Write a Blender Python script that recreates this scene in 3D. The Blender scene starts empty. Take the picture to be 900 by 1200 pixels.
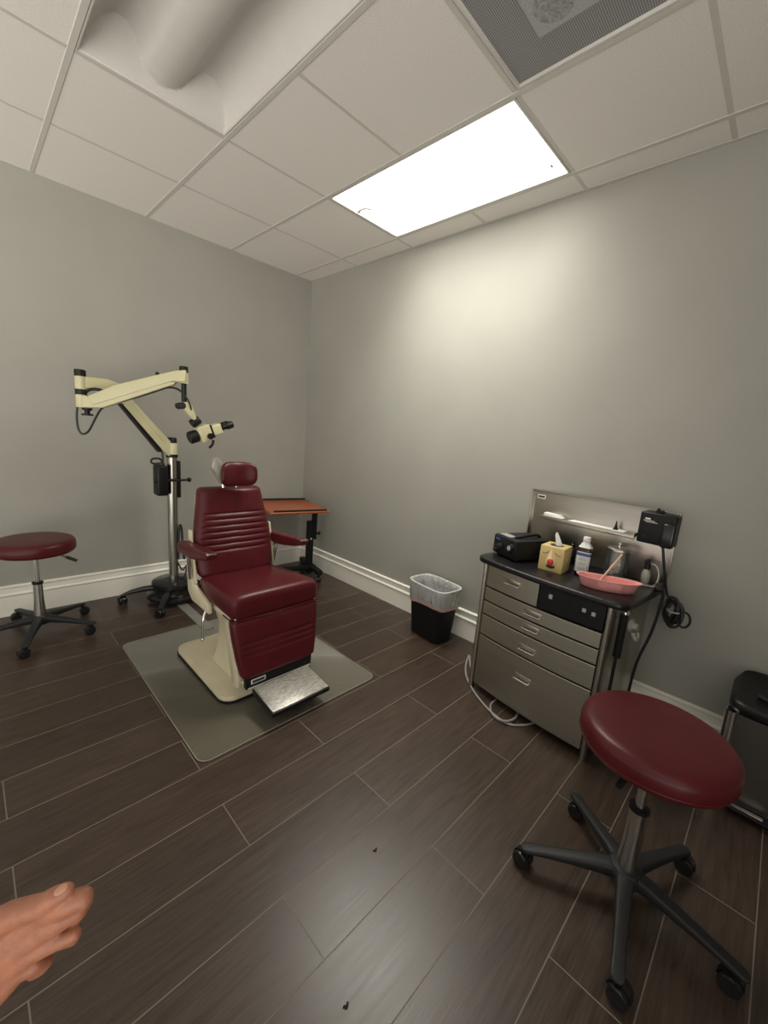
import bpy, bmesh, math, random
from mathutils import Vector, Matrix, Euler
random.seed(7)
SC = bpy.context.scene
COL = SC.collection
PI = math.pi
V = Vector

# ------------------------------------------------------------------ camera
FPX = 480.07
PITCH, ROLL, YAW = 0.18759, 0.08171, 0.80514
CAMZ = 1.37
_f0 = V((math.sin(YAW), math.cos(YAW), 0)); _r0 = V((math.cos(YAW), -math.sin(YAW), 0)); _u0 = V((0, 0, 1))
FWD = math.cos(PITCH) * _f0 - math.sin(PITCH) * _u0
_up = math.cos(PITCH) * _u0 + math.sin(PITCH) * _f0
RIGHT = math.cos(ROLL) * _r0 + math.sin(ROLL) * _up
UP = math.cos(ROLL) * _up - math.sin(ROLL) * _r0
CAMP = V((0, 0, CAMZ))
cd = bpy.data.cameras.new('camera'); cam = bpy.data.objects.new('camera', cd); COL.objects.link(cam)
cd.sensor_fit = 'VERTICAL'; cd.sensor_height = 24.0; cd.lens = FPX * 24.0 / 1200.0
cd.clip_start = 0.02; cd.clip_end = 50
M = Matrix((RIGHT, UP, -FWD)).transposed().to_4x4(); M.translation = CAMP
cam.matrix_world = M
SC.camera = cam

def ray(px, py):
    return RIGHT * ((px - 450) / FPX) - UP * ((py - 600) / FPX) + FWD
def on_axis(px, py, ax, val):
    d = ray(px, py); return CAMP + d * ((val - CAMP[ax]) / d[ax])
def on_floor(px, py, z=0.0): return on_axis(px, py, 2, z)
def on_plane(px, py, p0, n):
    d = ray(px, py); return CAMP + d * ((p0 - CAMP).dot(n) / d.dot(n))

# ------------------------------------------------------------------ render look
WORLD_X, WORLD_Y, WORLD_HI, WORLD_LO = 0.4, 1.45, 0.45, 1.45
vs = SC.view_settings
SC.display_settings.display_device = 'sRGB'
vs.view_transform = 'Standard'; vs.look = 'None'; vs.gamma = 1.0; vs.use_curve_mapping = False
vs.exposure = 1.4
w = bpy.data.worlds.new('world'); SC.world = w; w.use_nodes = True
# added fill light through the open sides, brighter towards -Y and from below
_wn = w.node_tree; _bg = _wn.nodes['Background']
_bg.inputs[0].default_value = (1.0, 0.95, 0.86, 1)
_tc = _wn.nodes.new('ShaderNodeTexCoord'); _sx = _wn.nodes.new('ShaderNodeSeparateXYZ'); _wn.links.new(_tc.outputs['Generated'], _sx.inputs[0])
_mr = _wn.nodes.new('ShaderNodeMapRange'); _mr.inputs[1].default_value = 0.0; _mr.inputs[2].default_value = -1.0
_mr.inputs[3].default_value = WORLD_X; _mr.inputs[4].default_value = WORLD_Y
_wn.links.new(_sx.outputs['Y'], _mr.inputs[0])
_mz = _wn.nodes.new('ShaderNodeMapRange'); _mz.inputs[1].default_value = 0.10; _mz.inputs[2].default_value = -0.25
_mz.inputs[3].default_value = WORLD_HI; _mz.inputs[4].default_value = WORLD_LO
_wn.links.new(_sx.outputs['Z'], _mz.inputs[0])
_mm = _wn.nodes.new('ShaderNodeMath'); _mm.operation = 'MULTIPLY'; _wn.links.new(_mr.outputs[0], _mm.inputs[0]); _wn.links.new(_mz.outputs[0], _mm.inputs[1])
_wn.links.new(_mm.outputs[0], _bg.inputs[1])
SC.cycles.max_bounces = 10; SC.cycles.diffuse_bounces = 6
SC.cycles.use_denoising = True

# ------------------------------------------------------------------ materials
def new_mat(name):
    m = bpy.data.materials.new(name); m.use_nodes = True
    return m, m.node_tree, m.node_tree.nodes['Principled BSDF']
def P(name, col, rough=0.5, metal=0.0, spec=0.5, var=0.0, vscale=20.0, bump=0.0, bscale=200.0, coat=0.0, alpha=1.0, trans=0.0, sss=0.0, stretch=None, rvar=0.0):
    m, nt, b = new_mat(name); N = nt.nodes; L = nt.links
    b.inputs['Base Color'].default_value = (*col, 1); b.inputs['Roughness'].default_value = rough
    b.inputs['Metallic'].default_value = metal; b.inputs['Specular IOR Level'].default_value = spec
    if coat: b.inputs['Coat Weight'].default_value = coat; b.inputs['Coat Roughness'].default_value = 0.15
    b.inputs['Alpha'].default_value = alpha
    if trans: b.inputs['Transmission Weight'].default_value = trans
    if sss:
        b.inputs['Subsurface Weight'].default_value = sss; b.inputs['Subsurface Radius'].default_value = (0.01, 0.004, 0.002)
        b.inputs['Subsurface Scale'].default_value = 0.5
    tc = N.new('ShaderNodeTexCoord'); mp = N.new('ShaderNodeMapping'); L.new(tc.outputs['Object'], mp.inputs[0])
    if stretch: mp.inputs['Scale'].default_value = stretch
    if var or rvar:
        n = N.new('ShaderNodeTexNoise'); n.inputs['Scale'].default_value = vscale; n.inputs['Detail'].default_value = 5
        L.new(mp.outputs[0], n.inputs['Vector'])
        if var:
            r = N.new('ShaderNodeValToRGB'); r.color_ramp.elements[0].position = 0.3; r.color_ramp.elements[1].position = 0.7
            r.color_ramp.elements[0].color = (*[c * (1 - var) for c in col], 1); r.color_ramp.elements[1].color = (*[min(1, c * (1 + var)) for c in col], 1)
            L.new(n.outputs[0], r.inputs[0]); L.new(r.outputs[0], b.inputs['Base Color'])
        if rvar:
            mr = N.new('ShaderNodeMapRange'); mr.inputs[3].default_value = rough - rvar; mr.inputs[4].default_value = rough + rvar
            L.new(n.outputs[0], mr.inputs[0]); L.new(mr.outputs[0], b.inputs['Roughness'])
    if bump:
        n2 = N.new('ShaderNodeTexNoise'); n2.inputs['Scale'].default_value = bscale; n2.inputs['Detail'].default_value = 3
        L.new(mp.outputs[0], n2.inputs['Vector'])
        bp = N.new('ShaderNodeBump'); bp.inputs['Strength'].default_value = bump; bp.inputs['Distance'].default_value = 0.002
        L.new(n2.outputs[0], bp.inputs['Height']); L.new(bp.outputs[0], b.inputs['Normal'])
    return m

MT = {}
MT['wall'] = P('wall_paint', (0.345, 0.338, 0.303), 0.55, spec=0.35, var=0.03, vscale=3, bump=0.08, bscale=260)
MT['trim'] = P('trim_paint', (0.86, 0.84, 0.76), 0.35, var=0.02, vscale=4)
MT['tile'] = P('ceiling_tile', (0.80, 0.77, 0.73), 0.9, spec=0.1, var=0.10, vscale=240, bump=0.35, bscale=320)
MT['tbar'] = P('grid_paint', (0.60, 0.58, 0.54), 0.5, var=0.02)
MT['fixture'] = P('fixture_enamel', (0.60, 0.58, 0.55), 0.55, var=0.02)
MT['burgundy'] = P('burgundy_vinyl', (0.076, 0.0085, 0.012), 0.33, spec=0.27, var=0.10, vscale=12, bump=0.12, bscale=420, rvar=0.05)
MT['bracket'] = P('grey_cast_metal', (0.40, 0.39, 0.34), 0.35, metal=0.5, var=0.08)
MT['cream'] = P('cream_enamel', (0.57, 0.535, 0.33), 0.35, var=0.04, vscale=9)
MT['chaircream'] = P('ivory_enamel', (0.62, 0.565, 0.405), 0.38, var=0.05, vscale=10)
MT['black'] = P('black_plastic', (0.007, 0.007, 0.0075), 0.42, spec=0.3, var=0.15, vscale=30)
MT['blackmatt'] = P('black_matt', (0.008, 0.008, 0.0085), 0.6, spec=0.3, var=0.15, vscale=40, bump=0.1, bscale=400)
MT['blackgloss'] = P('black_gloss', (0.010, 0.010, 0.011), 0.22, var=0.1, vscale=10)
MT['nylon'] = P('grey_black_nylon', (0.015, 0.0155, 0.0165), 0.5, spec=0.35, var=0.12, vscale=40, bump=0.15, bscale=600)
MT['chrome'] = P('chrome', (0.72, 0.71, 0.68), 0.14, metal=1.0, rvar=0.04, vscale=10)
MT['steelpole'] = P('brushed_pole', (0.40, 0.385, 0.35), 0.24, metal=1.0, rvar=0.05, vscale=40, stretch=(1, 1, 0.05))
MT['steel'] = P('brushed_steel', (0.47, 0.45, 0.385), 0.40, metal=1.0, var=0.05, vscale=30, rvar=0.05, stretch=(1, 0.05, 6))
MT['darksteel'] = P('dark_steel', (0.16, 0.155, 0.14), 0.38, metal=0.9, var=0.06, vscale=12)
MT['steelback'] = P('satin_steel', (0.52, 0.49, 0.44), 0.30, metal=1.0, var=0.05, vscale=25, rvar=0.04, stretch=(1, 0.08, 5))
MT['counter'] = P('black_laminate', (0.010, 0.009, 0.011), 0.28, spec=0.4, var=0.15, vscale=60)
MT['cherry'] = P('cherry_laminate', (0.34, 0.085, 0.028), 0.35, var=0.18, vscale=14, stretch=(1, 9, 1))
MT['ribbed'] = P('worn_aluminium', (0.62, 0.60, 0.55), 0.35, metal=0.9, var=0.35, vscale=45, stretch=(1, 6, 1), rvar=0.12)
MT['white'] = P('white_plastic', (0.78, 0.77, 0.73), 0.4, var=0.02)
MT['paper'] = P('paper_white', (0.80, 0.80, 0.77), 0.8, var=0.03)
MT['pink'] = P('pink_plastic', (0.82, 0.36, 0.34), 0.35, var=0.04)
MT['tissuebox'] = P('printed_card', (0.62, 0.47, 0.20), 0.5, var=0.05, vscale=15)
MT['nose'] = P('printed_nose', (0.80, 0.62, 0.38), 0.5, var=0.08)
MT['red'] = P('printed_red', (0.55, 0.04, 0.025), 0.45, var=0.05)
MT['ink'] = P('printed_ink', (0.03, 0.02, 0.02), 0.6, var=0.05)
MT['amber'] = P('dark_amber_bottle', (0.025, 0.012, 0.008), 0.2, var=0.1)
MT['label'] = P('label_paper', (0.72, 0.72, 0.70), 0.6, var=0.04, vscale=50)
MT['blue'] = P('label_blue', (0.06, 0.10, 0.32), 0.5, var=0.05)
MT['greyink'] = P('label_grey_print', (0.30, 0.30, 0.32), 0.6, var=0.05)
MT['wood'] = P('pale_wood', (0.55, 0.36, 0.24), 0.6, var=0.12, vscale=30, stretch=(1, 1, 8))
MT['cotton'] = P('cotton', (0.72, 0.70, 0.64), 0.95, var=0.06, vscale=60, bump=0.5, bscale=150)
MT['hose'] = P('grey_hose', (0.27, 0.26, 0.25), 0.45, var=0.06)
MT['cord'] = P('black_cord', (0.011, 0.011, 0.012), 0.4, var=0.1)
MT['strip'] = P('grey_rubber_strip', (0.20, 0.19, 0.17), 0.5, var=0.08)
MT['switch'] = P('grey_switch', (0.42, 0.42, 0.42), 0.45, var=0.05)
MT['skin'] = P('skin', (0.33, 0.132, 0.075), 0.5, var=0.14, vscale=60, bump=0.25, bscale=350, sss=0.25)
MT['nail'] = P('fingernail', (0.46, 0.23, 0.16), 0.3, var=0.05)
MT['dirt'] = P('dark_crumb', (0.006, 0.005, 0.005), 0.8, var=0.2)
MT['hem'] = P('pink_drawstring', (0.62, 0.40, 0.36), 0.45, alpha=0.8, var=0.08)
MT['dim'] = P('pale_grey', (0.50, 0.50, 0.46), 0.3, var=0.05)

def glass(name, col, rough, ior=1.45, thin=0.75, alpha_col=(1, 1, 1)):
    """thin clear plastic or glass: mostly transparent with a fresnel gloss"""
    m, nt, b = new_mat(name); N = nt.nodes; L = nt.links; N.remove(b)
    out = N['Material Output']
    tr = N.new('ShaderNodeBsdfTransparent'); tr.inputs[0].default_value = (*alpha_col, 1)
    gl = N.new('ShaderNodeBsdfGlossy'); gl.inputs[0].default_value = (1, 1, 1, 1); gl.inputs['Roughness'].default_value = rough
    df = N.new('ShaderNodeBsdfDiffuse'); df.inputs[0].default_value = (*col, 1)
    tc = N.new('ShaderNodeTexCoord'); no = N.new('ShaderNodeTexNoise'); no.inputs['Scale'].default_value = 9; no.inputs['Detail'].default_value = 4
    L.new(tc.outputs['Object'], no.inputs['Vector'])
    mr = N.new('ShaderNodeMapRange'); mr.inputs[3].default_value = max(0, 1 - thin - 0.08); mr.inputs[4].default_value = 1 - thin + 0.08
    L.new(no.outputs[0], mr.inputs[0])
    m1 = N.new('ShaderNodeMixShader'); L.new(mr.outputs[0], m1.inputs[0]); L.new(tr.outputs[0], m1.inputs[1]); L.new(df.outputs[0], m1.inputs[2])
    fr = N.new('ShaderNodeFresnel'); fr.inputs[0].default_value = ior
    m2 = N.new('ShaderNodeMixShader'); L.new(fr.outputs[0], m2.inputs[0]); L.new(m1.outputs[0], m2.inputs[1]); L.new(gl.outputs[0], m2.inputs[2])
    L.new(m2.outputs[0], out.inputs[0])
    return m
MT['mat'] = glass('clear_vinyl_mat', (0.215, 0.20, 0.15), 0.36, 1.16, thin=0.66)
MT['glass'] = glass('clear_glass', (0.55, 0.55, 0.5), 0.06, 1.5, thin=0.90)
MT['bag'] = glass('bag_film', (0.74, 0.75, 0.74), 0.22, 1.45, thin=0.48)
def crinkle(m, sc, strength):
    nt = m.node_tree; N = nt.nodes; L = nt.links
    tc = N.new('ShaderNodeTexCoord'); n1 = N.new('ShaderNodeTexNoise'); n1.inputs['Scale'].default_value = sc; n1.inputs['Detail'].default_value = 3; n1.inputs['Distortion'].default_value = 1.5
    mp = N.new('ShaderNodeMapping'); mp.inputs['Scale'].default_value = (1, 1, 0.35); L.new(tc.outputs['Object'], mp.inputs[0]); L.new(mp.outputs[0], n1.inputs['Vector'])
    bp = N.new('ShaderNodeBump'); bp.inputs['Strength'].default_value = strength; bp.inputs['Distance'].default_value = 0.02; L.new(n1.outputs[0], bp.inputs['Height'])
    for n in list(N):
        if n.type in ('BSDF_GLOSSY', 'BSDF_DIFFUSE', 'FRESNEL'): L.new(bp.outputs[0], n.inputs['Normal'])
crinkle(MT['bag'], 22, 1.0)
MT['clear'] = glass('clear_tube', (0.62, 0.58, 0.48), 0.15, 1.45, thin=0.5)

def floor_material():
    m, nt, b = new_mat('wood_look_tile'); N = nt.nodes; L = nt.links
    tc = N.new('ShaderNodeTexCoord'); mp = N.new('ShaderNodeMapping')
    mp.inputs['Location'].default_value = (-0.563 + 1.016 * 10, -0.0147 + 0.2032 * 20, 0)
    L.new(tc.outputs['Object'], mp.inputs[0])
    br = N.new('ShaderNodeTexBrick'); L.new(mp.outputs[0], br.inputs['Vector'])
    br.offset = 0.548; br.offset_frequency = 2; br.squash = 1.0
    br.inputs['Scale'].default_value = 1.0; br.inputs['Brick Width'].default_value = 1.016; br.inputs['Row Height'].default_value = 0.2032
    br.inputs['Mortar Size'].default_value = 0.0017; br.inputs['Mortar Smooth'].default_value = 0.0; br.inputs['Bias'].default_value = 0
    br.inputs['Color1'].default_value = (0, 0, 0, 1); br.inputs['Color2'].default_value = (1, 1, 1, 1); br.inputs['Mortar'].default_value = (0.5, 0.5, 0.5, 1)
    # per tile shift of the grain
    cm = N.new('ShaderNodeVectorMath'); cm.operation = 'MULTIPLY_ADD'; cm.inputs[1].default_value = (3.0, 3.0, 9.0)
    L.new(br.outputs['Color'], cm.inputs[0]); L.new(tc.outputs['Object'], cm.inputs[2])
    st = N.new('ShaderNodeMapping'); st.inputs['Scale'].default_value = (2.2, 26.0, 1.0); L.new(cm.outputs[0], st.inputs[0])
    g1 = N.new('ShaderNodeTexNoise'); g1.inputs['Scale'].default_value = 1.6; g1.inputs['Detail'].default_value = 9; g1.inputs['Roughness'].default_value = 0.65; g1.inputs['Distortion'].default_value = 1.2
    L.new(st.outputs[0], g1.inputs['Vector'])
    st2 = N.new('ShaderNodeMapping'); st2.inputs['Scale'].default_value = (6, 130.0, 1.0); L.new(cm.outputs[0], st2.inputs[0])
    g2 = N.new('ShaderNodeTexNoise'); g2.inputs['Scale'].default_value = 1.5; g2.inputs['Detail'].default_value = 4
    L.new(st2.outputs[0], g2.inputs['Vector'])
    mx = N.new('ShaderNodeMix'); mx.data_type = 'FLOAT'; mx.inputs[0].default_value = 0.4
    L.new(g1.outputs[0], mx.inputs[2]); L.new(g2.outputs[0], mx.inputs[3])
    cr = N.new('ShaderNodeValToRGB'); e = cr.color_ramp.elements
    e[0].position = 0.30; e[0].color = (0.021, 0.0132, 0.0094, 1); e[1].position = 0.72; e[1].color = (0.078, 0.051, 0.037, 1)
    L.new(mx.outputs[0], cr.inputs[0])
    tone = N.new('ShaderNodeMapRange'); tone.inputs[3].default_value = 0.86; tone.inputs[4].default_value = 1.14
    L.new(br.outputs['Color'], tone.inputs[0])
    tm = N.new('ShaderNodeVectorMath'); tm.operation = 'SCALE'; L.new(cr.outputs[0], tm.inputs[0]); L.new(tone.outputs[0], tm.inputs['Scale'])
    fin = N.new('ShaderNodeMix'); fin.data_type = 'RGBA'; L.new(br.outputs['Fac'], fin.inputs[0]); L.new(tm.outputs[0], fin.inputs[6])
    fin.inputs[7].default_value = (0.17, 0.145, 0.115, 1)
    L.new(fin.outputs[2], b.inputs['Base Color'])
    rr = N.new('ShaderNodeMapRange'); rr.inputs[3].default_value = 0.24; rr.inputs[4].default_value = 0.42
    L.new(mx.outputs[0], rr.inputs[0])
    rf = N.new('ShaderNodeMix'); rf.data_type = 'FLOAT'; L.new(br.outputs['Fac'], rf.inputs[0]); L.new(rr.outputs[0], rf.inputs[2]); rf.inputs[3].default_value = 0.8
    L.new(rf.outputs[0], b.inputs['Roughness'])
    b.inputs['Specular IOR Level'].default_value = 0.5
    inv = N.new('ShaderNodeMath'); inv.operation = 'MULTIPLY_ADD'; inv.inputs[1].default_value = -1.0
    L.new(br.outputs['Fac'], inv.inputs[0]); 
    hs = N.new('ShaderNodeMath'); hs.operation = 'MULTIPLY'; hs.inputs[1].default_value = 0.22; L.new(g2.outputs[0], hs.inputs[0]); L.new(hs.outputs[0], inv.inputs[2])
    bp = N.new('ShaderNodeBump'); bp.inputs['Strength'].default_value = 0.45; bp.inputs['Distance'].default_value = 0.0015
    L.new(inv.outputs[0], bp.inputs['Height']); L.new(bp.outputs[0], b.inputs['Normal'])
    return m
MT['floor'] = floor_material()

def grille_material():
    m, nt, b = new_mat('perforated_grille'); N = nt.nodes; L = nt.links
    tc = N.new('ShaderNodeTexCoord'); mp = N.new('ShaderNodeMapping'); mp.inputs['Scale'].default_value = (150, 150, 150)
    L.new(tc.outputs['Object'], mp.inputs[0])
    vo = N.new('ShaderNodeTexVoronoi'); vo.inputs['Scale'].default_value = 1.0; vo.inputs['Randomness'].default_value = 0.0
    L.new(mp.outputs[0], vo.inputs['Vector'])
    cr = N.new('ShaderNodeValToRGB'); cr.color_ramp.interpolation = 'CONSTANT'
    cr.color_ramp.elements[0].color = (0.02, 0.02, 0.02, 1); cr.color_ramp.elements[1].position = 0.34; cr.color_ramp.elements[1].color = (0.34, 0.34, 0.34, 1)
    L.new(vo.outputs['Distance'], cr.inputs[0]); L.new(cr.outputs[0], b.inputs['Base Color']); b.inputs['Roughness'].default_value = 0.6
    return m
MT['grille'] = grille_material()
def emit_mat(name, col, s):
    m, nt, b = new_mat(name); b.inputs['Base Color'].default_value = (0.8, 0.8, 0.8, 1)
    b.inputs['Emission Color'].default_value = (*col, 1); b.inputs['Emission Strength'].default_value = s
    return m
MT['lamp'] = emit_mat('lit_diffuser', (1.0, 0.97, 0.87), 2.2)

# ------------------------------------------------------------------ mesh builder
class MB:
    def __init__(s): s.bm = bmesh.new()
    def _xf(s, vs, mat):
        if mat is not None: bmesh.ops.transform(s.bm, matrix=mat, verts=vs)
    def box(s, c, size, bevel=0.0, seg=2, rot=None, taper=None):
        """box of full SIZE centred at C; rot is an Euler tuple or a matrix"""
        t = bmesh.new(); bmesh.ops.create_cube(t, size=1.0)
        for v in t.verts:
            if taper and v.co.z > 0: v.co.x *= taper[0]; v.co.y *= taper[1]
            v.co = V((v.co.x * size[0], v.co.y * size[1], v.co.z * size[2]))
        if bevel: bmesh.ops.bevel(t, geom=t.edges[:], offset=min(bevel, min(size) * 0.49), segments=seg, profile=0.5, affect='EDGES')
        R = Matrix.Identity(4)
        if rot is not None: R = (Euler(rot).to_matrix() if not isinstance(rot, Matrix) else rot).to_4x4()
        bmesh.ops.transform(t, matrix=Matrix.Translation(V(c)) @ R, verts=t.verts[:])
        s._merge(t); return s
    def _merge(s, t):
        me = bpy.data.meshes.new('tmp'); t.to_mesh(me); t.free(); s.bm.from_mesh(me); bpy.data.meshes.remove(me)
    def loft(s, rings, cap=True, closed=True):
        bm = s.bm; R = [[bm.verts.new(p) for p in r] for r in rings]
        n = len(R[0])
        for a, b in zip(R[:-1], R[1:]):
            for i in range(n if closed else n - 1):
                j = (i + 1) % n
                bm.faces.new((a[i], a[j], b[j], b[i]))
        if cap:
            bm.faces.new(list(reversed(R[0]))); bm.faces.new(R[-1])
        return s
    def lathe(s, prof, c=(0, 0, 0), axis=(0, 0, 1), seg=32, cap=True):
        q = V((0, 0, 1)).rotation_difference(V(axis).normalized()).to_matrix()
        rings = []
        for r, z in prof:
            rings.append([V(c) + q @ V((r * math.cos(2 * PI * i / seg), r * math.sin(2 * PI * i / seg), z)) for i in range(seg)])
        return s.loft(rings, cap)
    def cyl(s, a, b, r0, r1=None, seg=20):
        a = V(a); b = V(b); r1 = r0 if r1 is None else r1
        return s.lathe([(r0, 0), (r1, (b - a).length)], a, b - a, seg)
    def tube(s, pts, r, seg=8, smooth=4, cap=True):
        pts = [V(p) for p in pts]
        if smooth and len(pts) > 2: pts = catmull(pts, smooth)
        n = len(pts); rings = []; up = None
        for i, p in enumerate(pts):
            t = (pts[min(i + 1, n - 1)] - pts[max(i - 1, 0)]).normalized()
            if up is None:
                up = t.orthogonal().normalized()
            else:
                up = (up - t * up.dot(t))
                up = up.normalized() if up.length > 1e-6 else t.orthogonal().normalized()
            sd = t.cross(up); rr = r if not isinstance(r, (list, tuple)) else r[0] + (r[1] - r[0]) * i / (n - 1)
            rings.append([p + (up * math.cos(2 * PI * k / seg) + sd * math.sin(2 * PI * k / seg)) * rr for k in range(seg)])
        return s.loft(rings, cap)
    def prism(s, poly, thick, frame=None, bevel=0.0, seg=2):
        """poly: list of 3D points in one plane; extruded by +-thick/2 along the plane normal"""
        t = bmesh.new(); pts = [V(p) for p in poly]
        n = V((0, 0, 0))
        for i in range(len(pts)): n += pts[i].cross(pts[(i + 1) % len(pts)])
        n.normalize()
        f = t.faces.new([t.verts.new(p - n * thick / 2) for p in pts])
        r = bmesh.ops.extrude_face_region(t, geom=[f])
        bmesh.ops.translate(t, vec=n * thick, verts=[g for g in r['geom'] if isinstance(g, bmesh.types.BMVert)])
        bmesh.ops.recalc_face_normals(t, faces=t.faces[:])
        if bevel: bmesh.ops.bevel(t, geom=t.edges[:], offset=bevel, segments=seg, profile=0.5, affect='EDGES')
        s._merge(t); return s
    def sphere(s, c, r, seg=16, sc=(1, 1, 1), rot=None):
        t = bmesh.new(); bmesh.ops.create_uvsphere(t, u_segments=seg, v_segments=max(6, seg // 2), radius=r)
        R = Matrix.Identity(4) if rot is None else Euler(rot).to_matrix().to_4x4()
        bmesh.ops.transform(t, matrix=Matrix.Translation(V(c)) @ R @ Matrix.Diagonal((*sc, 1)), verts=t.verts[:]); s._merge(t); return s
    def off(s, d):
        bmesh.ops.translate(s.bm, vec=V(d), verts=s.bm.verts[:]); return s
    def build(s, name, m, parent=None, smooth=True, angle=38, origin=None):
        bmesh.ops.recalc_face_normals(s.bm, faces=s.bm.faces[:])
        if origin is not None: bmesh.ops.translate(s.bm, vec=-V(origin), verts=s.bm.verts[:])
        me = bpy.data.meshes.new(name); 
        if smooth:
            for f in s.bm.faces: f.smooth = True
            ca = math.radians(angle)
            for e in s.bm.edges:
                if len(e.link_faces) == 2 and e.calc_face_angle(0) > ca: e.smooth = False
        s.bm.to_mesh(me); s.bm.free()
        me.materials.append(MT[m] if isinstance(m, str) else m)
        o = bpy.data.objects.new(name, me); COL.objects.link(o)
        if origin is not None: o.location = origin
        if parent is not None: o.parent = parent
        return o

def catmull(p, k):
    out = []
    for i in range(len(p) - 1):
        a = p[max(i - 1, 0)]; b = p[i]; c = p[i + 1]; d = p[min(i + 2, len(p) - 1)]
        for j in range(k):
            t = j / k
            out.append(0.5 * ((2 * b) + (c - a) * t + (2 * a - 5 * b + 4 * c - d) * t * t + (3 * b - a - 3 * c + d) * t ** 3))
    out.append(p[-1]); return out
def sring(c, ux, uy, a, b, n=4.0, seg=40):
    """superellipse ring centred at c"""
    out = []
    for i in range(seg):
        t = 2 * PI * i / seg; ct, st = math.cos(t), math.sin(t)
        out.append(V(c) + V(ux) * (a * math.copysign(abs(ct) ** (2 / n), ct)) + V(uy) * (b * math.copysign(abs(st) ** (2 / n), st)))
    return out
def rrect(w, h, r, seg=5):
    pts = []
    for cx, cy, a0 in ((w / 2 - r, h / 2 - r, 0), (-w / 2 + r, h / 2 - r, 90), (-w / 2 + r, -h / 2 + r, 180), (w / 2 - r, -h / 2 + r, 270)):
        for i in range(seg + 1):
            a = math.radians(a0 + 90 * i / seg); pts.append((cx + r * math.cos(a), cy + r * math.sin(a)))
    return pts
def thing(name, label, cat, loc=(0, 0, 0), rotz=0.0, group=None):
    o = bpy.data.objects.new(name, None); COL.objects.link(o); o.empty_display_size = 0.1
    o.location = loc; o.rotation_euler = (0, 0, rotz); tag(o, label, cat, group); return o
def tag(o, label, cat, group=None):
    o['label'] = label; o['category'] = cat
    if group: o['group'] = group
    return o
def struct(o): o['kind'] = 'structure'; return o
def copy_tree(o, parent=None):
    c = o.copy(); COL.objects.link(c)
    if parent is not None: c.parent = parent
    for ch in list(o.children): copy_tree(ch, c)
    return c

# ------------------------------------------------------------------ room shell
XW, YW, ZC = 2.39, 3.46, 2.70
XN, YN = -1.45, -1.35
T = 0.12
struct(MB().box(((XW + XN) / 2, (YW + YN) / 2, -0.05), (XW - XN + 2 * T, YW - YN + 2 * T, 0.1)).build('floor', 'floor', smooth=False))
struct(MB().box(((XW + XN) / 2, YW + T / 2, 1.45), (XW - XN + 2 * T, T, 2.9)).build('wall_left', 'wall', smooth=False))
struct(MB().box((XW + T / 2, (YW + YN) / 2, 1.45), (T, YW - YN, 2.9)).build('wall_right', 'wall', smooth=False))

struct(MB().box(((XW + 0.35) / 2, YN - T / 2, 1.45), (XW - 0.35 + 2 * T, T, 2.9)).build('wall_near_blocker', 'wall', smooth=False))  # unseen part wall, kept to block the added fill near the right wall

def base_profile():   # (out from wall, z): tall board with a ridge and a cap
    return [(0, 0), (0.013, 0), (0.013, 0.132), (0.016, 0.136), (0.019, 0.144), (0.016, 0.150), (0.010, 0.156), (0.009, 0.186), (0.015, 0.192), (0.016, 0.200), (0.009, 0.206), (0, 0.207)]
def baseboard(name, a, b, nrm):
    a = V(a); b = V(b); n = V(nrm)
    rings = [[p + n * u + V((0, 0, z)) for u, z in base_profile()] for p in (a, b)]
    struct(MB().loft(rings).build(name, 'trim', angle=25))
baseboard('baseboard_left', (XN, YW, 0), (XW, YW, 0), (0, -1, 0))
baseboard('baseboard_right', (XW, YN, 0), (XW, YW - 0.016, 0), (-1, 0, 0))

# suspended ceiling: grid lines, tiles, openings for the fixtures
GX = [0.40 + 0.604 * k for k in range(-3, 4)]
GY = [1.02 + 0.60 * k for k in range(-4, 5)]
xs = [XN] + [g for g in GX if XN < g < XW] + [XW]
ys = [YN] + [g for g in GY if YN < g < YW - 0.06] + [YW]
def cell_of(x, y):
    for i in range(len(xs) - 1):
        if xs[i] < x < xs[i + 1]:
            for j in range(len(ys) - 1):
                if ys[j] < y < ys[j + 1]: return (i, j)
SKIP = {cell_of(0.7, 1.3), cell_of(0.7, 1.9), cell_of(1.9, 1.3), cell_of(1.9, 1.9), cell_of(1.3, 0.7)}
cb = MB(); hb = 0.011
for i in range(len(xs) - 1):
    for j in range(len(ys) - 1):
        if (i, j) in SKIP: continue
        x0, x1, y0, y1 = xs[i], xs[i + 1], ys[j], ys[j + 1]
        cb.box(((x0 + x1) / 2, (y0 + y1) / 2, ZC + 0.012), (x1 - x0 - 0.012, y1 - y0 - 0.012, 0.024), bevel=0.004, seg=1)
cb.box(((XW + XN) / 2, (YW + YN) / 2, ZC + 0.23), (XW - XN, YW - YN, 0.02))
struct(cb.build('ceiling', 'tile', smooth=False))
tb = MB()
for g in xs[1:-1]: tb.box((g, (YW + YN) / 2, ZC + 0.004), (0.024, YW - YN, 0.014), bevel=0.002, seg=1)
long_cells = {(cell_of(1.3, 1.3)[0], 1.62)}
for g in ys[1:-1]:
    for i in range(len(xs) - 1):
        if abs(g - 1.62) < 0.02 and (xs[i] + xs[i + 1]) / 2 > 0.4 and (xs[i] + xs[i + 1]) / 2 < 2.21:
            if 0.4 < (xs[i] + xs[i + 1]) / 2 < 1.0 or (xs[i] + xs[i + 1]) / 2 > 1.6: continue
        tb.box(((xs[i] + xs[i + 1]) / 2, g, ZC + 0.005), (xs[i + 1] - xs[i] - 0.024, 0.022, 0.012), bevel=0.002, seg=1)
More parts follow.
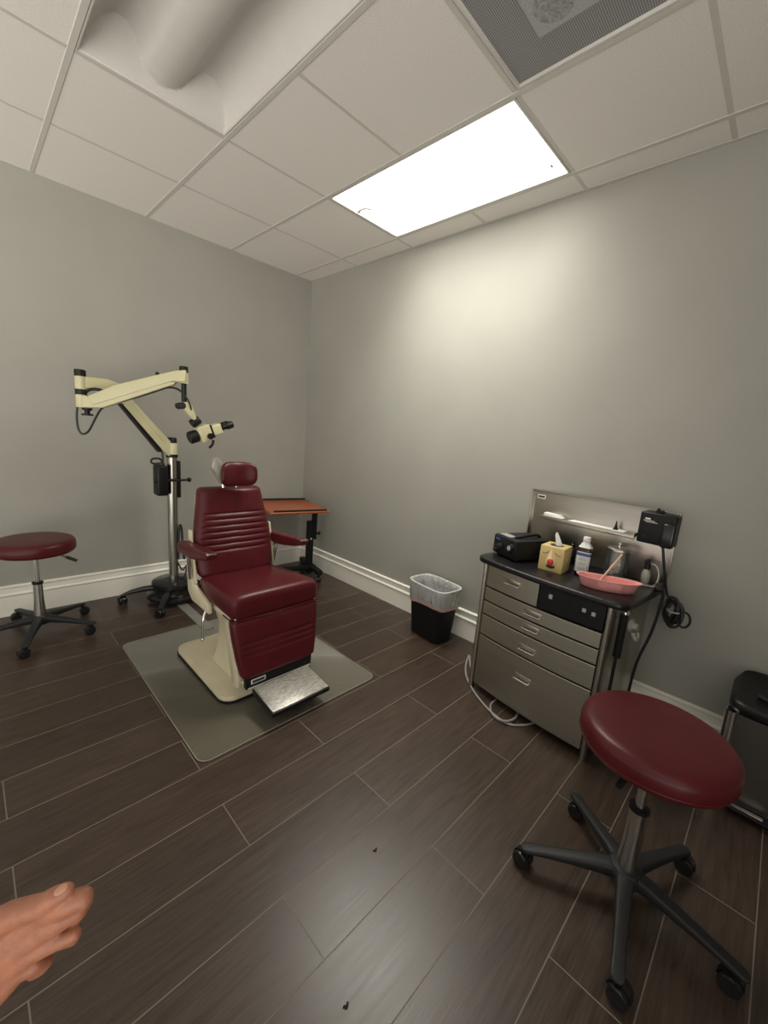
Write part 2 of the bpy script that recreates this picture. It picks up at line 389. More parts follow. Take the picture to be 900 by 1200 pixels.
# wall angle
tb.box(((XW + XN) / 2, YW - 0.009, ZC + 0.004), (XW - XN, 0.018, 0.012)); tb.box((XW - 0.009, (YW + YN) / 2, ZC + 0.004), (0.018, YW - YN - 0.04, 0.012))
struct(tb.build('trim_1', 'tbar', smooth=False))

# lit ceiling light
gx0, gx1 = GX[5], GX[6]; gy0, gy1 = 1.02, 2.22
t = thing('ceiling_light', 'bright lit rectangular ceiling light near the right wall', 'light', ((gx0 + gx1) / 2, (gy0 + gy1) / 2, ZC))
lw, ll = gx1 - gx0 - 0.026, gy1 - gy0 - 0.026
f = MB()
for sx in (-1, 1): f.box((sx * (lw / 2 - 0.005), 0, 0.012), (0.010, ll, 0.030), bevel=0.002)
for sy in (-1, 1): f.box((0, sy * (ll / 2 - 0.005), 0.012), (lw - 0.02, 0.010, 0.030), bevel=0.002)
f.box((0, 0, 0.08), (lw, ll, 0.02)); f.build('frame', 'fixture', t)
MB().box((0, 0, 0.012), (lw - 0.022, ll - 0.022, 0.010)).build('diffuser', 'lamp', t, smooth=False)
al = bpy.data.lights.new('ceiling_tubes', 'AREA'); al.shape = 'RECTANGLE'; al.size = lw - 0.04; al.size_y = ll - 0.04
al.energy = 6.0; al.spread = math.radians(116); al.color = (1.0, 0.97, 0.87)
alo = bpy.data.objects.new('ceiling_tubes', al); COL.objects.link(alo); alo.parent = t; alo.location = (0, 0, 0.005)
arc = [V((-0.075 + 0.03 * math.cos(a), ll / 2 - 0.075 + 0.045 * math.sin(a), -0.004)) for a in [math.radians(d) for d in range(120, 290, 20)]]
MB().tube(arc, 0.011, 8).build('latch', 'fixture', t)
MB().box((0.19, -ll / 2 + 0.055, 0.004), (0.025, 0.012, 0.006), bevel=0.002).build('latch', 'fixture', t)

# unlit recessed troffer
t = thing('ceiling_light', 'unlit recessed ceiling light with curved white reflectors above the left side', 'light', ((GX[3] + GX[4]) / 2, 1.62, ZC))
lw, ll = 0.604 - 0.026, 1.20 - 0.026
def troffer(u, vv):     # u in -1..1 across, vv distance from the nearest end
    a = abs(u); ze = max(0.0, vv - 0.004) * 1.05
    if a < 0.24: zz = 0.030 + 0.018 * (a / 0.24) ** 2
    else:
        q = (a - 0.24) / 0.76
        zz = 0.048 + 0.075 * math.sin(min(1, q / 0.42) * PI / 2) if q < 0.42 else 0.123 * max(0.0, 1 - ((q - 0.42) / 0.58) ** 2.2) ** 0.75
    return min(zz, ze)
tr = MB(); rows = []
ysamp = [0, .004, .015, .03, .04, .05, .06, .07, .08, .09, .1, .11, .12, .13, .15, .4, .587]
ysamp = ysamp + [ll - q for q in reversed(ysamp[:-1])]
us = [-1 + 2 * i / 80 for i in range(81)]
for yy in ysamp:
    rows.append([V((u * (lw / 2 - 0.006), yy - ll / 2, troffer(u, min(yy, ll - yy)))) for u in us])
tr.loft(rows, cap=False, closed=False); tr.build('reflector', 'fixture', t, angle=22)
f = MB()
for sx in (-1, 1): f.box((sx * (lw / 2 - 0.004), 0, 0.006), (0.008, ll, 0.016), bevel=0.002)
for sy in (-1, 1): f.box((0, sy * (ll / 2 - 0.004), 0.006), (lw - 0.016, 0.008, 0.016), bevel=0.002)
f.box((0, 0, 0.16), (lw, ll, 0.02)); f.build('frame', 'fixture', t)

# return air vent
t = thing('air_vent', 'grey perforated ceiling air vent with a pale label, beside the lit light', 'vent', ((GX[4] + GX[5]) / 2, 0.72, ZC))
f = MB(); lw = 0.604 - 0.026; ll = 0.6 - 0.026
for sx in (-1, 1): f.box((sx * (lw / 2 - 0.006), 0, 0.006), (0.012, ll, 0.02), bevel=0.002)
for sy in (-1, 1): f.box((0, sy * (ll / 2 - 0.006), 0.006), (lw - 0.024, 0.012, 0.02), bevel=0.002)
f.build('frame', 'tbar', t)
MB().box((0, 0, 0.012), (lw - 0.02, ll - 0.02, 0.008)).build('grille', 'grille', t, smooth=False)
# sticker: its corner lies at about (1.45, 0.86)
lb = MB().box((0.0, -0.06, 0.0065), (0.30, 0.40, 0.002)).build('label', P('sticker', (0.42, 0.42, 0.42), 0.6, var=0.15, vscale=160), t)
pr = MB()
for k, cy in enumerate((0.06, -0.11)):
    pr.lathe([(0.062, 0), (0.062, 0.0008)], (0.07, cy, 0.0045), seg=28); pr.lathe([(0.062, 0), (0.062, 0.0008)], (-0.07, cy, 0.0045), seg=28)
pr.build('printed_seal', P('sticker_print', (0.32, 0.32, 0.32), 0.6, var=0.35, vscale=120), lb)

# ------------------------------------------------------------------ floor mat
t = MB()
pts = rrect(0.985, 1.185, 0.045)
t.prism([V((x, y, 0.002)) for x, y in pts], 0.004)
o = t.build('chair_mat', 'mat', origin=None); o.location = (1.065, 2.05, 0.0003)
tag(o, 'clear grey plastic floor mat under the burgundy exam chair', 'mat')
e = MB(); e.tube([V((x, y, 0.0032)) for x, y in pts] + [V((pts[0][0], pts[0][1], 0.0032))], 0.0018, 6, smooth=0)
e.build('edge', P('mat_edge', (0.30, 0.29, 0.25), 0.4, var=0.05), o)

# ------------------------------------------------------------------ exam chair
CH = V((1.05, 2.0, 0.0054))
ch = thing('exam_chair', 'burgundy padded exam chair with headrest, ribbed back and metal footplate', 'chair', CH)
X1, Y1, Z1 = V((1, 0, 0)), V((0, 1, 0)), V((0, 0, 1))
# base plate (y world 1.74..2.40)
b = MB(); b.prism([V((x + 0.005, y + 0.06, 0.022)) for x, y in rrect(0.53, 0.66, 0.07, 7)], 0.026, bevel=0.006); base = b.build('base_plate', 'chaircream', ch)
b = MB(); b.prism([V((x + 0.005, y + 0.06, 0.005)) for x, y in rrect(0.54, 0.67, 0.075, 7)], 0.010); b.build('base_gasket', 'black', base)
# pedestal casting
rings = []
for z, a, bb, cy in ((0.035, 0.150, 0.190, -0.02), (0.06, 0.140, 0.180, -0.02), (0.16, 0.125, 0.160, -0.02), (0.26, 0.125, 0.160, -0.02), (0.34, 0.14, 0.18, -0.01), (0.40, 0.155, 0.20, 0.01)):
    rings.append(sring((0, cy, z), X1, Y1, a, bb, 6, 48))
ped = MB().loft(rings).build('pedestal', 'chaircream', ch)
# seat frame
sf = MB(); sf.box((0, -0.07 + 0.02, 0.422), (0.42, 0.40, 0.035), bevel=0.01)
for s in (-1, 1):
    sf.prism([V((s * 0.236, y, z)) for y, z in ((-0.06, 0.40), (0.16, 0.40), (0.215, 0.44), (0.235, 0.60), (0.205, 0.62), (0.15, 0.50), (-0.05, 0.45))], 0.02, bevel=0.004)
sf.build('seat_frame', 'chaircream', ch)
# seat cushion: loft along y
rings = []
for y, a, hz, cz in ((-0.315, 0.200, 0.028, 0.505), (-0.314, 0.224, 0.046, 0.507), (-0.306, 0.236, 0.057, 0.508), (-0.290, 0.242, 0.063, 0.509), (-0.26, 0.243, 0.064, 0.510), (-0.1, 0.238, 0.058, 0.505), (0.06, 0.226, 0.052, 0.498), (0.12, 0.216, 0.046, 0.496), (0.135, 0.20, 0.03, 0.496)):
    rings.append(sring((0, y, cz), X1, Z1, a, hz, 6, 56))
seat = MB().loft(rings).build('seat', 'burgundy', ch, angle=60)
pp = MB(); pp.tube([V((-0.235, -0.20, 0.448)), V((-0.238, -0.285, 0.452)), V((-0.225, -0.312, 0.455)), V((0, -0.318, 0.455)), V((0.225, -0.312, 0.455)), V((0.238, -0.285, 0.452)), V((0.235, -0.20, 0.448))], 0.0035, 6); pp.build('piping', 'burgundy', seat)
# backrest: loft along z, pleated front
def dedupe(zz):
    out = []
    for z in sorted(zz):
        if not out or z - out[-1] > 0.0009: out.append(z)
    return out
def lerp(tab, z):
    for (z0, v0), (z1, v1) in zip(tab[:-1], tab[1:]):
        if z <= z1: return v0 + (v1 - v0) * max(0, (z - z0)) / (z1 - z0)
    return tab[-1][1]
wt = [(0.53, 0.212), (0.58, 0.220), (0.70, 0.222), (0.80, 0.212), (0.92, 0.190), (0.99, 0.180)]
grooves = [0.862, 0.830, 0.797, 0.764, 0.731, 0.698, 0.665]
zs = set([0.53 + 0.0115 * k for k in range(41)])
for g in grooves: zs |= {g - 0.012, g - 0.006, g - 0.003, g, g + 0.003, g + 0.006, g + 0.012}
zs = dedupe(z for z in zs if 0.53 < z < 0.985)
rings = []
def back_ring(z, k=1.0, dk=1.0):
    yf = 0.10 + (z - 0.53) * 0.22
    a = lerp(wt, z) * k; d = 0.045 * dk
    gd = 0.0
    for g in grooves:
        q = abs(z - g)
        if q < 0.012: gd = max(gd, 0.007 * (1 - (q / 0.012)) ** 1.3)
    r = sring((0, yf + 0.045, z), X1, Y1, a, d, 4.5, 64)
    for p in r:
        fr = (p.y - (yf + 0.045)) / 0.045
        if fr < 0: 
            edge = max(0, 1 - (abs(p.x) / (a * 0.93)) ** 8) if abs(p.x) < a * 0.93 else 0
            p.y += gd * min(1, -fr) * edge
            p.y += 0.012 * (p.x / 0.2) ** 2 * 0 - 0.010 * max(0, 1 - (p.x / a) ** 2) * dk
    return r
for k, (q, sx, sd) in enumerate(((0.0, 0.90, 0.35), (0.004, 0.95, 0.62), (0.012, 0.98, 0.85))): rings.append(back_ring(0.522 + q, sx, sd))
for z in zs: rings.append(back_ring(z))
for q, sx, sd in ((0.0, 0.985, 0.92), (0.007, 0.955, 0.75), (0.012, 0.91, 0.5), (0.014, 0.85, 0.25)): rings.append(back_ring(0.988 + q, sx, sd))
back = MB().loft(rings).build('backrest', 'burgundy', ch, angle=70)
bs = MB()
rings = [sring((0, 0.10 + (z - 0.53) * 0.22 + 0.100, z), X1, Y1, lerp(wt, z) * 0.92 * k, 0.016, 5, 32) for z, k in ((0.50, 0.9), (0.52, 1.0), (0.75, 1.0), (0.95, 1.0), (0.97, 0.92))]
bs.loft(rings).build('back_shell', 'chaircream', ch)
for s in (-1, 1):
    bt = MB(); bt.prism([V((s * 0.232, y, z)) for y, z in ((0.125, 0.50), (0.165, 0.50), (0.225, 0.70), (0.225, 0.78), (0.195, 0.78), (0.175, 0.70))], 0.012, bevel=0.003); bt.build('side_bracket', 'chaircream', ch)
pass
# headrest
rings = []
hc = V((0.0, 0.165, 1.082))
for q in [-1, -0.985, -0.95, -0.88, -0.75, -0.5, -0.25, 0, 0.25, 0.5, 0.75, 0.88, 0.95, 0.985, 1]:
    x = q * 0.100; cv = 0.040 * q * q          # wraps towards the front at its ends
    prof = (max(0.0, 1 - abs(q) ** 5)) ** 0.5
    rings.append(sring((hc.x + x, hc.y - cv, hc.z), Y1, Z1, max(0.004, 0.031 * (0.35 + 0.65 * prof)), max(0.014, 0.068 * (0.34 + 0.66 * prof)), 2.8, 32))
hr = MB().loft(rings).build('headrest', 'burgundy', ch, angle=70)
hb_ = MB()
hb_.prism([V((x, 0.215, z)) for x, z in ((-0.104, 1.085), (-0.122, 1.112), (-0.116, 1.150), (-0.098, 1.170), (-0.088, 1.168), (-0.045, 1.125), (-0.03, 1.08), (-0.03, 1.02), (-0.065, 1.02))], 0.045, bevel=0.006)
hb_.build('headrest_bracket', 'bracket', hr)
st = MB(); st.tube([(-0.045, 0.225, 0.95), (-0.045, 0.228, 1.03), (-0.03, 0.215, 1.07)], 0.011, 10); st.tube([(0.03, 0.225, 0.95), (0.03, 0.228, 1.03), (0.02, 0.215, 1.07)], 0.009, 10); st.build('headrest_stem', 'chrome', hr)
# armrests
for s in (-1, 1):
    rings = []
    for y, a, hz, cz in ((0.235, 0.022, 0.018, 0.690), (0.230, 0.031, 0.028, 0.690), (0.20, 0.033, 0.033, 0.690), (0.05, 0.032, 0.032, 0.700), (-0.06, 0.031, 0.026, 0.715), (-0.115, 0.029, 0.020, 0.724), (-0.135, 0.024, 0.014, 0.727)):
        rings.append(sring((s * 0.262, y, cz), X1, Z1, a, hz, 4.5, 28))
    arm = MB().loft(rings).build('armrest', 'burgundy', ch, angle=60)
    MB().box((s * 0.262, -0.118, 0.738), (0.046, 0.050, 0.010), bevel=0.004).build('arm_tip', 'chrome', arm)
    m = MB(); m.tube([(s * 0.262, 0.16, 0.675), (s * 0.258, 0.16, 0.62), (s * 0.246, 0.17, 0.52)], 0.011, 10); m.box((s * 0.252, 0.16, 0.66), (0.03, 0.05, 0.02), bevel=0.004); m.build('arm_support', 'chrome', arm)
# legrest: side shell + cushion
ls = MB()
for s in (-1, 1):
    ls.prism([V((s * 0.205, y, z)) for y, z in ((-0.235, 0.445), (-0.265, 0.42), (-0.320, 0.15), (-0.322, 0.105), (-0.29, 0.10), (-0.255, 0.115), (-0.175, 0.40))], 0.022, bevel=0.005)
ls.prism([V((0, y, z)) for y, z in ((-0.24, 0.43), (-0.262, 0.43), (-0.308, 0.13), (-0.272, 0.13))], 0.40)
legf = ls.build('legrest_frame', 'chaircream', ch)
def leg_w(z): return lerp([(0.165, 0.205), (0.25, 0.222), (0.36, 0.236), (0.445, 0.243)], z)
lg = [0.335, 0.305, 0.275]
zs = dedupe([0.175 + 0.0085 * k for k in range(32)] + [g + q for g in lg for q in (-.01, -.005, -.0025, 0, .0025, .005, .01)])
def leg_ring(z, k=1.0, dk=1.0):
    yc = -0.312 - 0.020 + (z - 0.17) * 0.165; a = leg_w(z) * k; d = 0.034 * dk
    gd = max([0.0045 * (1 - abs(z - g) / 0.01) for g in lg if abs(z - g) < 0.01] + [0])
    r = sring((0, yc, z), X1, Y1, a, d, 5, 56)
    for p in r:
        if p.y < yc and abs(p.x) < a * 0.9: p.y += gd * (1 - (abs(p.x) / (a * 0.9)) ** 8)
    return r
rings = [leg_ring(0.160, 0.88, 0.3), leg_ring(0.163, 0.94, 0.65), leg_ring(0.168, 0.98, 0.88)] + [leg_ring(z) for z in zs if z < 0.438] + [leg_ring(0.444, 0.99, 0.9), leg_ring(0.449, 0.965, 0.7), leg_ring(0.452, 0.92, 0.35)]
MB().loft(rings).build('legrest_cushion', 'burgundy', ch, angle=70)
for s in (-1, 1): MB().box((s * 0.222, -0.285, 0.452), (0.012, 0.05, 0.03), bevel=0.004).build('hinge', 'chrome', legf)
tp = MB(); tp.box((-0.0, -0.338, 0.135), (0.375, 0.030, 0.062), bevel=0.004); toe = tp.build('toe_panel', 'black', ch)
MB().box((0, -0.355, 0.110), (0.36, 0.004, 0.003)).build('trim_line', 'white', toe)
npl = MB().box((-0.125, -0.3545, 0.139), (0.078, 0.003, 0.024), bevel=0.001).build('nameplate', 'white', toe)
MB().box((-0.125, -0.3565, 0.139), (0.064, 0.0015, 0.011)).build('nameplate_bar', 'black', npl) if False else None
nb = MB().box((-0.125, -0.3565, 0.139), (0.064, 0.0015, 0.013)); nb.build('print', 'ink', toe)
fa = math.radians(7)
fp = MB(); fp.box((0.0, -0.458, 0.098), (0.315, 0.185, 0.006), bevel=0.002, rot=(fa, 0, 0))
for k in range(22): fp.box((0.0, -0.458 + (-0.088 + k * 0.0084) * math.cos(fa), 0.1025 + (-0.088 + k * 0.0084) * math.sin(fa)), (0.305, 0.0035, 0.002), rot=(fa, 0, 0))
foot = fp.build('footplate', 'ribbed', ch)
fr = MB(); fr.box((0.0, -0.458, 0.084), (0.325, 0.195, 0.022), bevel=0.004, rot=(fa, 0, 0)); fr.box((0, -0.36, 0.09), (0.16, 0.06, 0.02), bevel=0.004); fr.build('footplate_tray', 'black', foot)
lv = MB(); lv.tube([(-0.20, 0.02, 0.42), (-0.245, 0.0, 0.37), (-0.255, -0.01, 0.25)], 0.007, 10); lv.sphere((-0.255, -0.01, 0.245), 0.010, 12); lv.build('lever', 'chrome', ch)

# ------------------------------------------------------------------ casters and stools
def caster_mb(p, ang, r=0.027, trail=0.012):
    """twin wheel caster below point p (axle height r), heading ANG"""
    m = MB(); d = V((math.cos(ang), math.sin(ang), 0)); n = V((-d.y, d.x, 0)); c = V((p[0], p[1], r)) - d * trail
    for s in (-1, 1):
        a = c + n * (s * 0.008); m.lathe([(r * 0.55, 0), (r * 0.93, 0.0), (r, 0.004), (r, 0.012), (r * 0.9, 0.016), (r * 0.4, 0.017)], a, n * s, 24)
    hood = [c + n * 0 + d * (math.cos(q) * r * 1.12) + V((0, 0, math.sin(q) * r * 1.12)) for q in [math.radians(k) for k in range(0, 181, 20)]]
    m.prism(hood, 0.018)
    m.cyl((p[0], p[1], r), (p[0], p[1], p[2]), 0.008, seg=12)
    return m
def make_stool(label, group=None):
    root = thing('rolling_stool', label, 'stool', (0, 0, 0), 0, group)
    R = 0.198; UPS = 0.036
    prof = [(0.05, 0.486), (0.165, 0.486), (0.184, 0.488), (0.192, 0.493), (0.196, 0.502), (R, 0.516), (R, 0.538), (R - 0.003, 0.549), (R - 0.010, 0.558), (R - 0.022, 0.5635), (R - 0.040, 0.566), (0.10, 0.568), (0.05, 0.5685), (0.01, 0.569)]
    prof = [(q, z + UPS) for q, z in prof]
    seat = MB().lathe(prof, seg=64).build('seat', 'burgundy', root, angle=60)
    pts = [V((0.1975 * math.cos(2 * PI * k / 64), 0.1975 * math.sin(2 * PI * k / 64), 0.508 + UPS)) for k in range(65)]
    MB().tube(pts, 0.0018, 6, smooth=0).build('piping', 'burgundy', seat)
    m = MB(); m.box((0, 0, 0.478 + UPS), (0.16, 0.13, 0.018), bevel=0.004); m.lathe([(0.035, 0.45 + UPS), (0.035, 0.48 + UPS)], seg=24); m.build('seat_plate', 'black', root)
    lev = MB(); lev.tube([(0.03, 0.0, 0.478 + UPS), (0.12, 0, 0.472 + UPS), (0.175, 0, 0.455 + UPS)], 0.005, 8); lever = lev.build('lever', 'chrome', root)
    MB().tube([(0.168, 0, 0.458 + UPS), (0.20, 0, 0.446 + UPS), (0.222, 0, 0.438 + UPS)], [0.010, 0.009], 10).build('grip', 'black', lever)
    MB().lathe([(0.0145, 0.25), (0.0145, 0.50)], seg=24).build('piston', 'chrome', root)
    MB().lathe([(0.025, 0.322), (0.028, 0.324), (0.028, 0.334), (0.016, 0.338)], seg=24).build('collar', 'black', root)
    MB().lathe([(0.031, 0.10), (0.026, 0.22), (0.0245, 0.326)], seg=28).build('column', 'chrome', root)
    MB().lathe([(0.045, 0.072), (0.050, 0.080), (0.050, 0.112), (0.043, 0.122), (0.034, 0.124)], seg=32).build('hub', 'nylon', root)
    for k in range(5):
        a = 2 * PI * k / 5; d = V((math.cos(a), math.sin(a), 0)); n = V((-d.y, d.x, 0))
        rings = []
        for q, hw, zt, zb in ((0.03, 0.026, 0.120, 0.076), (0.07, 0.023, 0.118, 0.078), (0.16, 0.019, 0.102, 0.074), (0.24, 0.017, 0.088, 0.068), (0.275, 0.018, 0.082, 0.064), (0.298, 0.017, 0.078, 0.063), (0.306, 0.010, 0.074, 0.066)):
            rings.append(sring(d * q + V((0, 0, (zt + zb) / 2)), n, Z1, hw, (zt - zb) / 2, 4, 20))
        leg = MB().loft(rings).build('leg', 'nylon', root, angle=60)
        caster_mb((d.x * 0.285, d.y * 0.285, 0.068), a + 0.6 + 1.9 * k).build('caster', 'blackgloss', leg)
    return root
s1 = make_stool('large burgundy round stool on a five legged base, in front of the steel cabinet')
s1.location = (1.345, 0.128, 0); s1.rotation_euler = (0, 0, math.radians(48))
s2 = copy_tree(s1); s2['label'] = 'burgundy round stool by the left wall beside the microscope stand, cut by frame edge'
s2.location = (0.25, 3.07, 0); s2.rotation_euler = (0, 0, math.radians(-37))
for c in s1.children:
    if c.name.startswith('lever'): c.rotation_euler = (0, 0, math.radians(117)); c.scale = (0.72, 1, 1)

# ------------------------------------------------------------------ microscope stand
MP = V((1.05, 3.17, 0))
mi = thing('microscope_stand', 'cream jointed microscope on a chrome pole and black wheeled base', 'microscope', MP)
def L(p): return V(p) - MP
m = MB(); m.lathe([(0.17, 0.030), (0.185, 0.036), (0.185, 0.056), (0.165, 0.066), (0.145, 0.070), (0.138, 0.105), (0.142, 0.118), (0.150, 0.124), (0.150, 0.148), (0.138, 0.157), (0.05, 0.160)], seg=48); m.build('base', 'blackgloss', mi)
for k, a in enumerate((-122, 166, 94, 22, -50)):
    a = math.radians(a); d = V((math.cos(a), math.sin(a), 0)); n = V((-d.y, d.x, 0)); rl = 0.33 if k < 2 else 0.225
    rings = [sring(d * (q * rl) + V((0, 0, z)), n, Z1, hw, hh, 4, 20) for q, z, hw, hh in ((0.3, 0.105, 0.024, 0.020), (0.6, 0.105, 0.022, 0.017), (0.85, 0.092, 0.019, 0.014), (0.97, 0.078, 0.017, 0.011), (1.05, 0.068, 0.012, 0.008))]
    leg = MB().loft(rings).build('leg', 'blackgloss', mi, angle=60)
    caster_mb((d.x * rl, d.y * rl, 0.07), a + 1.0 + k, r=0.030).build('caster', 'blackgloss', leg)
MB().lathe([(0.033, 0.155), (0.033, 1.09)], seg=32).build('pole', 'steelpole', mi)
MB().lathe([(0.036, 1.082), (0.040, 1.085), (0.040, 1.104), (0.036, 1.107)], seg=32).build('collar', 'black', mi)
# planes of the two arms
post = V((0.51, 3.03, 0)); tip = V((0.97, 2.74, 0))
n1 = V((-(MP - post).y, (MP - post).x, 0)).normalized(); n2 = V((-(tip - post).y, (tip - post).x, 0)).normalized()
def a1(px, py): return L(on_plane(px, py, post, n1))
def a2(px, py): return L(on_plane(px, py, post, n2))
# first arm: horizontal stub at the post, then a sloping beam down to the pole
hub = MB(); hub.lathe([(0.038, 1.106), (0.038, 1.180), (0.036, 1.186)], seg=32); hub.build('pole_head', 'cream', mi)
MB().lathe([(0.034, 1.186), (0.034, 1.216), (0.028, 1.224)], seg=28).build('pole_cap', 'black', mi)
arm1 = MB(); arm1.prism([a1(97, 441), a1(124, 444), a1(140, 450), a1(156, 472), a1(198, 517), a1(197, 535), a1(187, 527), a1(140, 473), a1(126, 458), a1(97, 455)], 0.052, bevel=0.008, seg=3); arm1 = arm1.build('lower_arm', 'cream', mi)
MB().prism([a1(139, 473), a1(143, 471), a1(189, 526), a1(186, 530)], 0.05, bevel=0.003).build('cable_channel', 'black', arm1)
pn = n1 if n1.y < 0 else -n1
rp = MB(); rp.prism([a1(152, 473) + pn * 0.027, a1(157, 473) + pn * 0.027, a1(192, 515) + pn * 0.027, a1(189, 518) + pn * 0.027], 0.005, bevel=0.002); rp.build('arm_cover', 'cream', arm1)
# the post
pz = [L(on_axis(94, y, 1, post.y)).z for y in (433, 441, 456, 462.5, 477)]
pc = V((post.x - MP.x, post.y - MP.y, 0))
MB().lathe([(0.028, pz[4]), (0.028, pz[3])], pc, seg=28).build('arm_post', 'cream', mi)
MB().lathe([(0.030, pz[3]), (0.030, pz[2])], pc, seg=28).build('post_ring', 'black', mi)
MB().lathe([(0.028, pz[2]), (0.028, pz[1])], pc, seg=28).build('arm_post', 'cream', mi)
MB().lathe([(0.029, pz[1]), (0.029, pz[0] - 0.004), (0.024, pz[0])], pc, seg=28).build('post_cap', 'black', mi)
MB().tube([a2(99, 461), a2(104, 457), a2(112, 456), a2(121, 458)], 0.009, 10).build('brake_lever', 'black', mi)
# spring arm
sa = MB(); sa.prism([a2(104, 464.5), a2(136, 451.5), a2(170, 443.3), a2(205, 435), a2(219, 434), a2(219, 448), a2(208, 448.5), a2(206, 446.8), a2(110.5, 475.5)], 0.056, bevel=0.008, seg=3); arm2 = sa.build('spring_arm', 'cream', mi)
qn = n2 if n2.y < 0 else -n2
MB().prism([a2(97, 463), a2(110, 466), a2(207, 447), a2(205, 451), a2(122, 478), a2(97, 477.5)], 0.048, bevel=0.005).build('arm_rail', 'cream', arm2)
kn = MB(); c0 = a2(102, 478); c1 = a2(102.5, 487); ax = (c1 - c0).normalized(); ln = (c1 - c0).length
kn.lathe([(0.026, 0), (0.026, 0.012), (0.014, 0.016), (0.014, ln - 0.012), (0.030, ln - 0.010), (0.030, ln)], c0, ax, 20); kn.build('tension_knob', 'black', arm2)
sc = MB(); p = a2(184.5, 439.5); sc.lathe([(0.011, -0.02), (0.011, 0.012), (0.008, 0.016)], p, seg=14); sc.build('screw', 'black', arm2)
tz = [L(on_axis(215.5, y, 1, tip.y)).z for y in (429.5, 437, 449.5, 471)]
tcx = L(on_axis(215.5, 450, 1, tip.y)); tc_ = V((tcx.x, tcx.y, 0))
MB().lathe([(0.026, tz[2]), (0.026, tz[1])], tc_, seg=24).build('tip_post', 'cream', mi)
MB().lathe([(0.025, tz[1]), (0.025, tz[0] - 0.004), (0.021, tz[0])], tc_, seg=24).build('tip_cap', 'black', mi)
MB().lathe([(0.015, tz[3]), (0.015, tz[2])], tc_, seg=20).build('drop_rod', 'black', mi)
def hd(px, py, off=0.0): return L(on_axis(px, py, 1, tip.y + off))
yk = MB(); yk.prism([hd(209, 473), hd(216, 471), hd(222.5, 472), hd(230, 492), hd(226, 493)], 0.045, bevel=0.005); yoke = yk.build('yoke', 'cream', mi)
jk = MB(); jk.lathe([(0.017, -0.03), (0.020, -0.026), (0.020, 0.026), (0.017, 0.03)], hd(211.5, 475.5), (0.3, -1, 0.1), 20); jk.build('joint_knob', 'nylon', yoke)
# microscope head, axis rising to the right
ax0 = hd(221.5, 513.5); ax1 = hd(268.5, 498.5); axd = (ax1 - ax0).normalized(); per = V((0, -1, 0)).cross(axd).normalized()
if per.z < 0: per = -per
hl = (ax1 - ax0).length
def hp(u, v_=0.0, w_=0.0): return ax0 + axd * (u * hl) + per * v_ + V((0, -1, 0)) * w_
MB().lathe([(0.034, 0), (0.040, 0.006), (0.040, 0.05), (0.033, 0.055), (0.033, 0.075)], ax0, axd, 24).build('objective', 'black', mi)
hm = MB(); Rm = Matrix((axd, V((0, 1, 0)).normalized(), per)).transposed()
hm.box(hp(0.36), (0.085, 0.080, 0.105), bevel=0.010, rot=Rm, seg=3); headb = hm.build('scope_body', 'cream', mi)
MB().box(hp(0.51, 0.002), (0.016, 0.080, 0.086), bevel=0.004, rot=Rm).build('band', 'black', headb)
hm = MB(); hm.box(hp(0.64, 0.002), (0.068, 0.085, 0.070), bevel=0.012, rot=Rm, seg=3); bino = hm.build('binocular_tube', 'cream', mi)
for s in (-1, 1):
    MB().lathe([(0.019, 0), (0.019, 0.03), (0.024, 0.034), (0.024, 0.068), (0.020, 0.076), (0.016, 0.077)], hp(0.77, 0.006, s * 0.030), axd, 20).build('eyepiece', 'black', bino)
MB().lathe([(0.026, -0.03), (0.028, -0.026), (0.028, 0.022), (0.024, 0.028)], hp(0.27, 0.085), (axd + per * 0.3), 20).build('focus_knob', 'black', headb)
MB().lathe([(0.018, -0.015), (0.020, 0), (0.020, 0.018)], hp(0.42, -0.022, 0.035), (0, -1, 0), 18).build('zoom_knob', 'black', headb)
MB().tube([hp(0.50, -0.045), hp(0.50, -0.068), hp(0.44, -0.088), hp(0.36, -0.098)], 0.0085, 8).build('handle', 'black', headb)
# cable
cb_ = [a2(90.5, 477), a2(90, 490), a2(92, 503), a2(97, 508.5), a2(104, 505), a2(112, 490), a2(120, 478), a2(135, 472.5), a2(165, 464), a2(190, 456), a2(198, 454), a2(208, 456), a2(217, 464), a2(223, 475), hd(224.5, 488)]
MB().tube(cb_, 0.006, 8).build('cable', 'cord', mi)
# power box, rod handle and side plate on the pole
def pl(px, py): return L(on_axis(px, py, 1, MP.y - 0.03))
b0 = pl(182.5, 545); b1 = pl(197, 580); bx = MB(); bc = (b0 + b1) / 2
bx.box((bc.x - 0.005, -0.02, bc.z), (abs(b1.x - b0.x), 0.10, abs(b0.z - b1.z)), bevel=0.014, seg=3); box_ = bx.build('power_box', 'black', mi)
h0 = pl(181, 563); h1 = pl(221, 562)
hh = MB(); hh.tube([(h0.x, -0.055, h0.z), (0, -0.055, h0.z), (h1.x, -0.04, h1.z)], 0.0085, 10, smooth=0); hh.sphere((h1.x, -0.04, h1.z), 0.017, 14); hh.sphere((h0.x, -0.055, h0.z), 0.014, 12); hh.build('handle', 'black', mi)
MB().box((0.045, 0.01, bc.z), (0.022, 0.05, 0.27), bevel=0.005).build('side_plate', 'black', mi)
MB().tube([pl(190, 529), pl(191, 540), pl(187, 543), pl(179, 543), pl(177, 540), pl(180, 537.5), pl(188, 538), pl(192, 545)], 0.007, 8).build('cable', 'cord', mi)
MB().tube([pl(209, 655), pl(209.5, 625), pl(211, 615), pl(213, 622), pl(214, 640), pl(216, 655)], 0.009, 8).build('cable', 'cord', mi)
MB().tube([pl(209, 660), pl(214, 668), pl(219, 662), pl(216, 676), pl(210, 677), pl(208, 683)], 0.006, 8).build('cable', 'cord', mi)

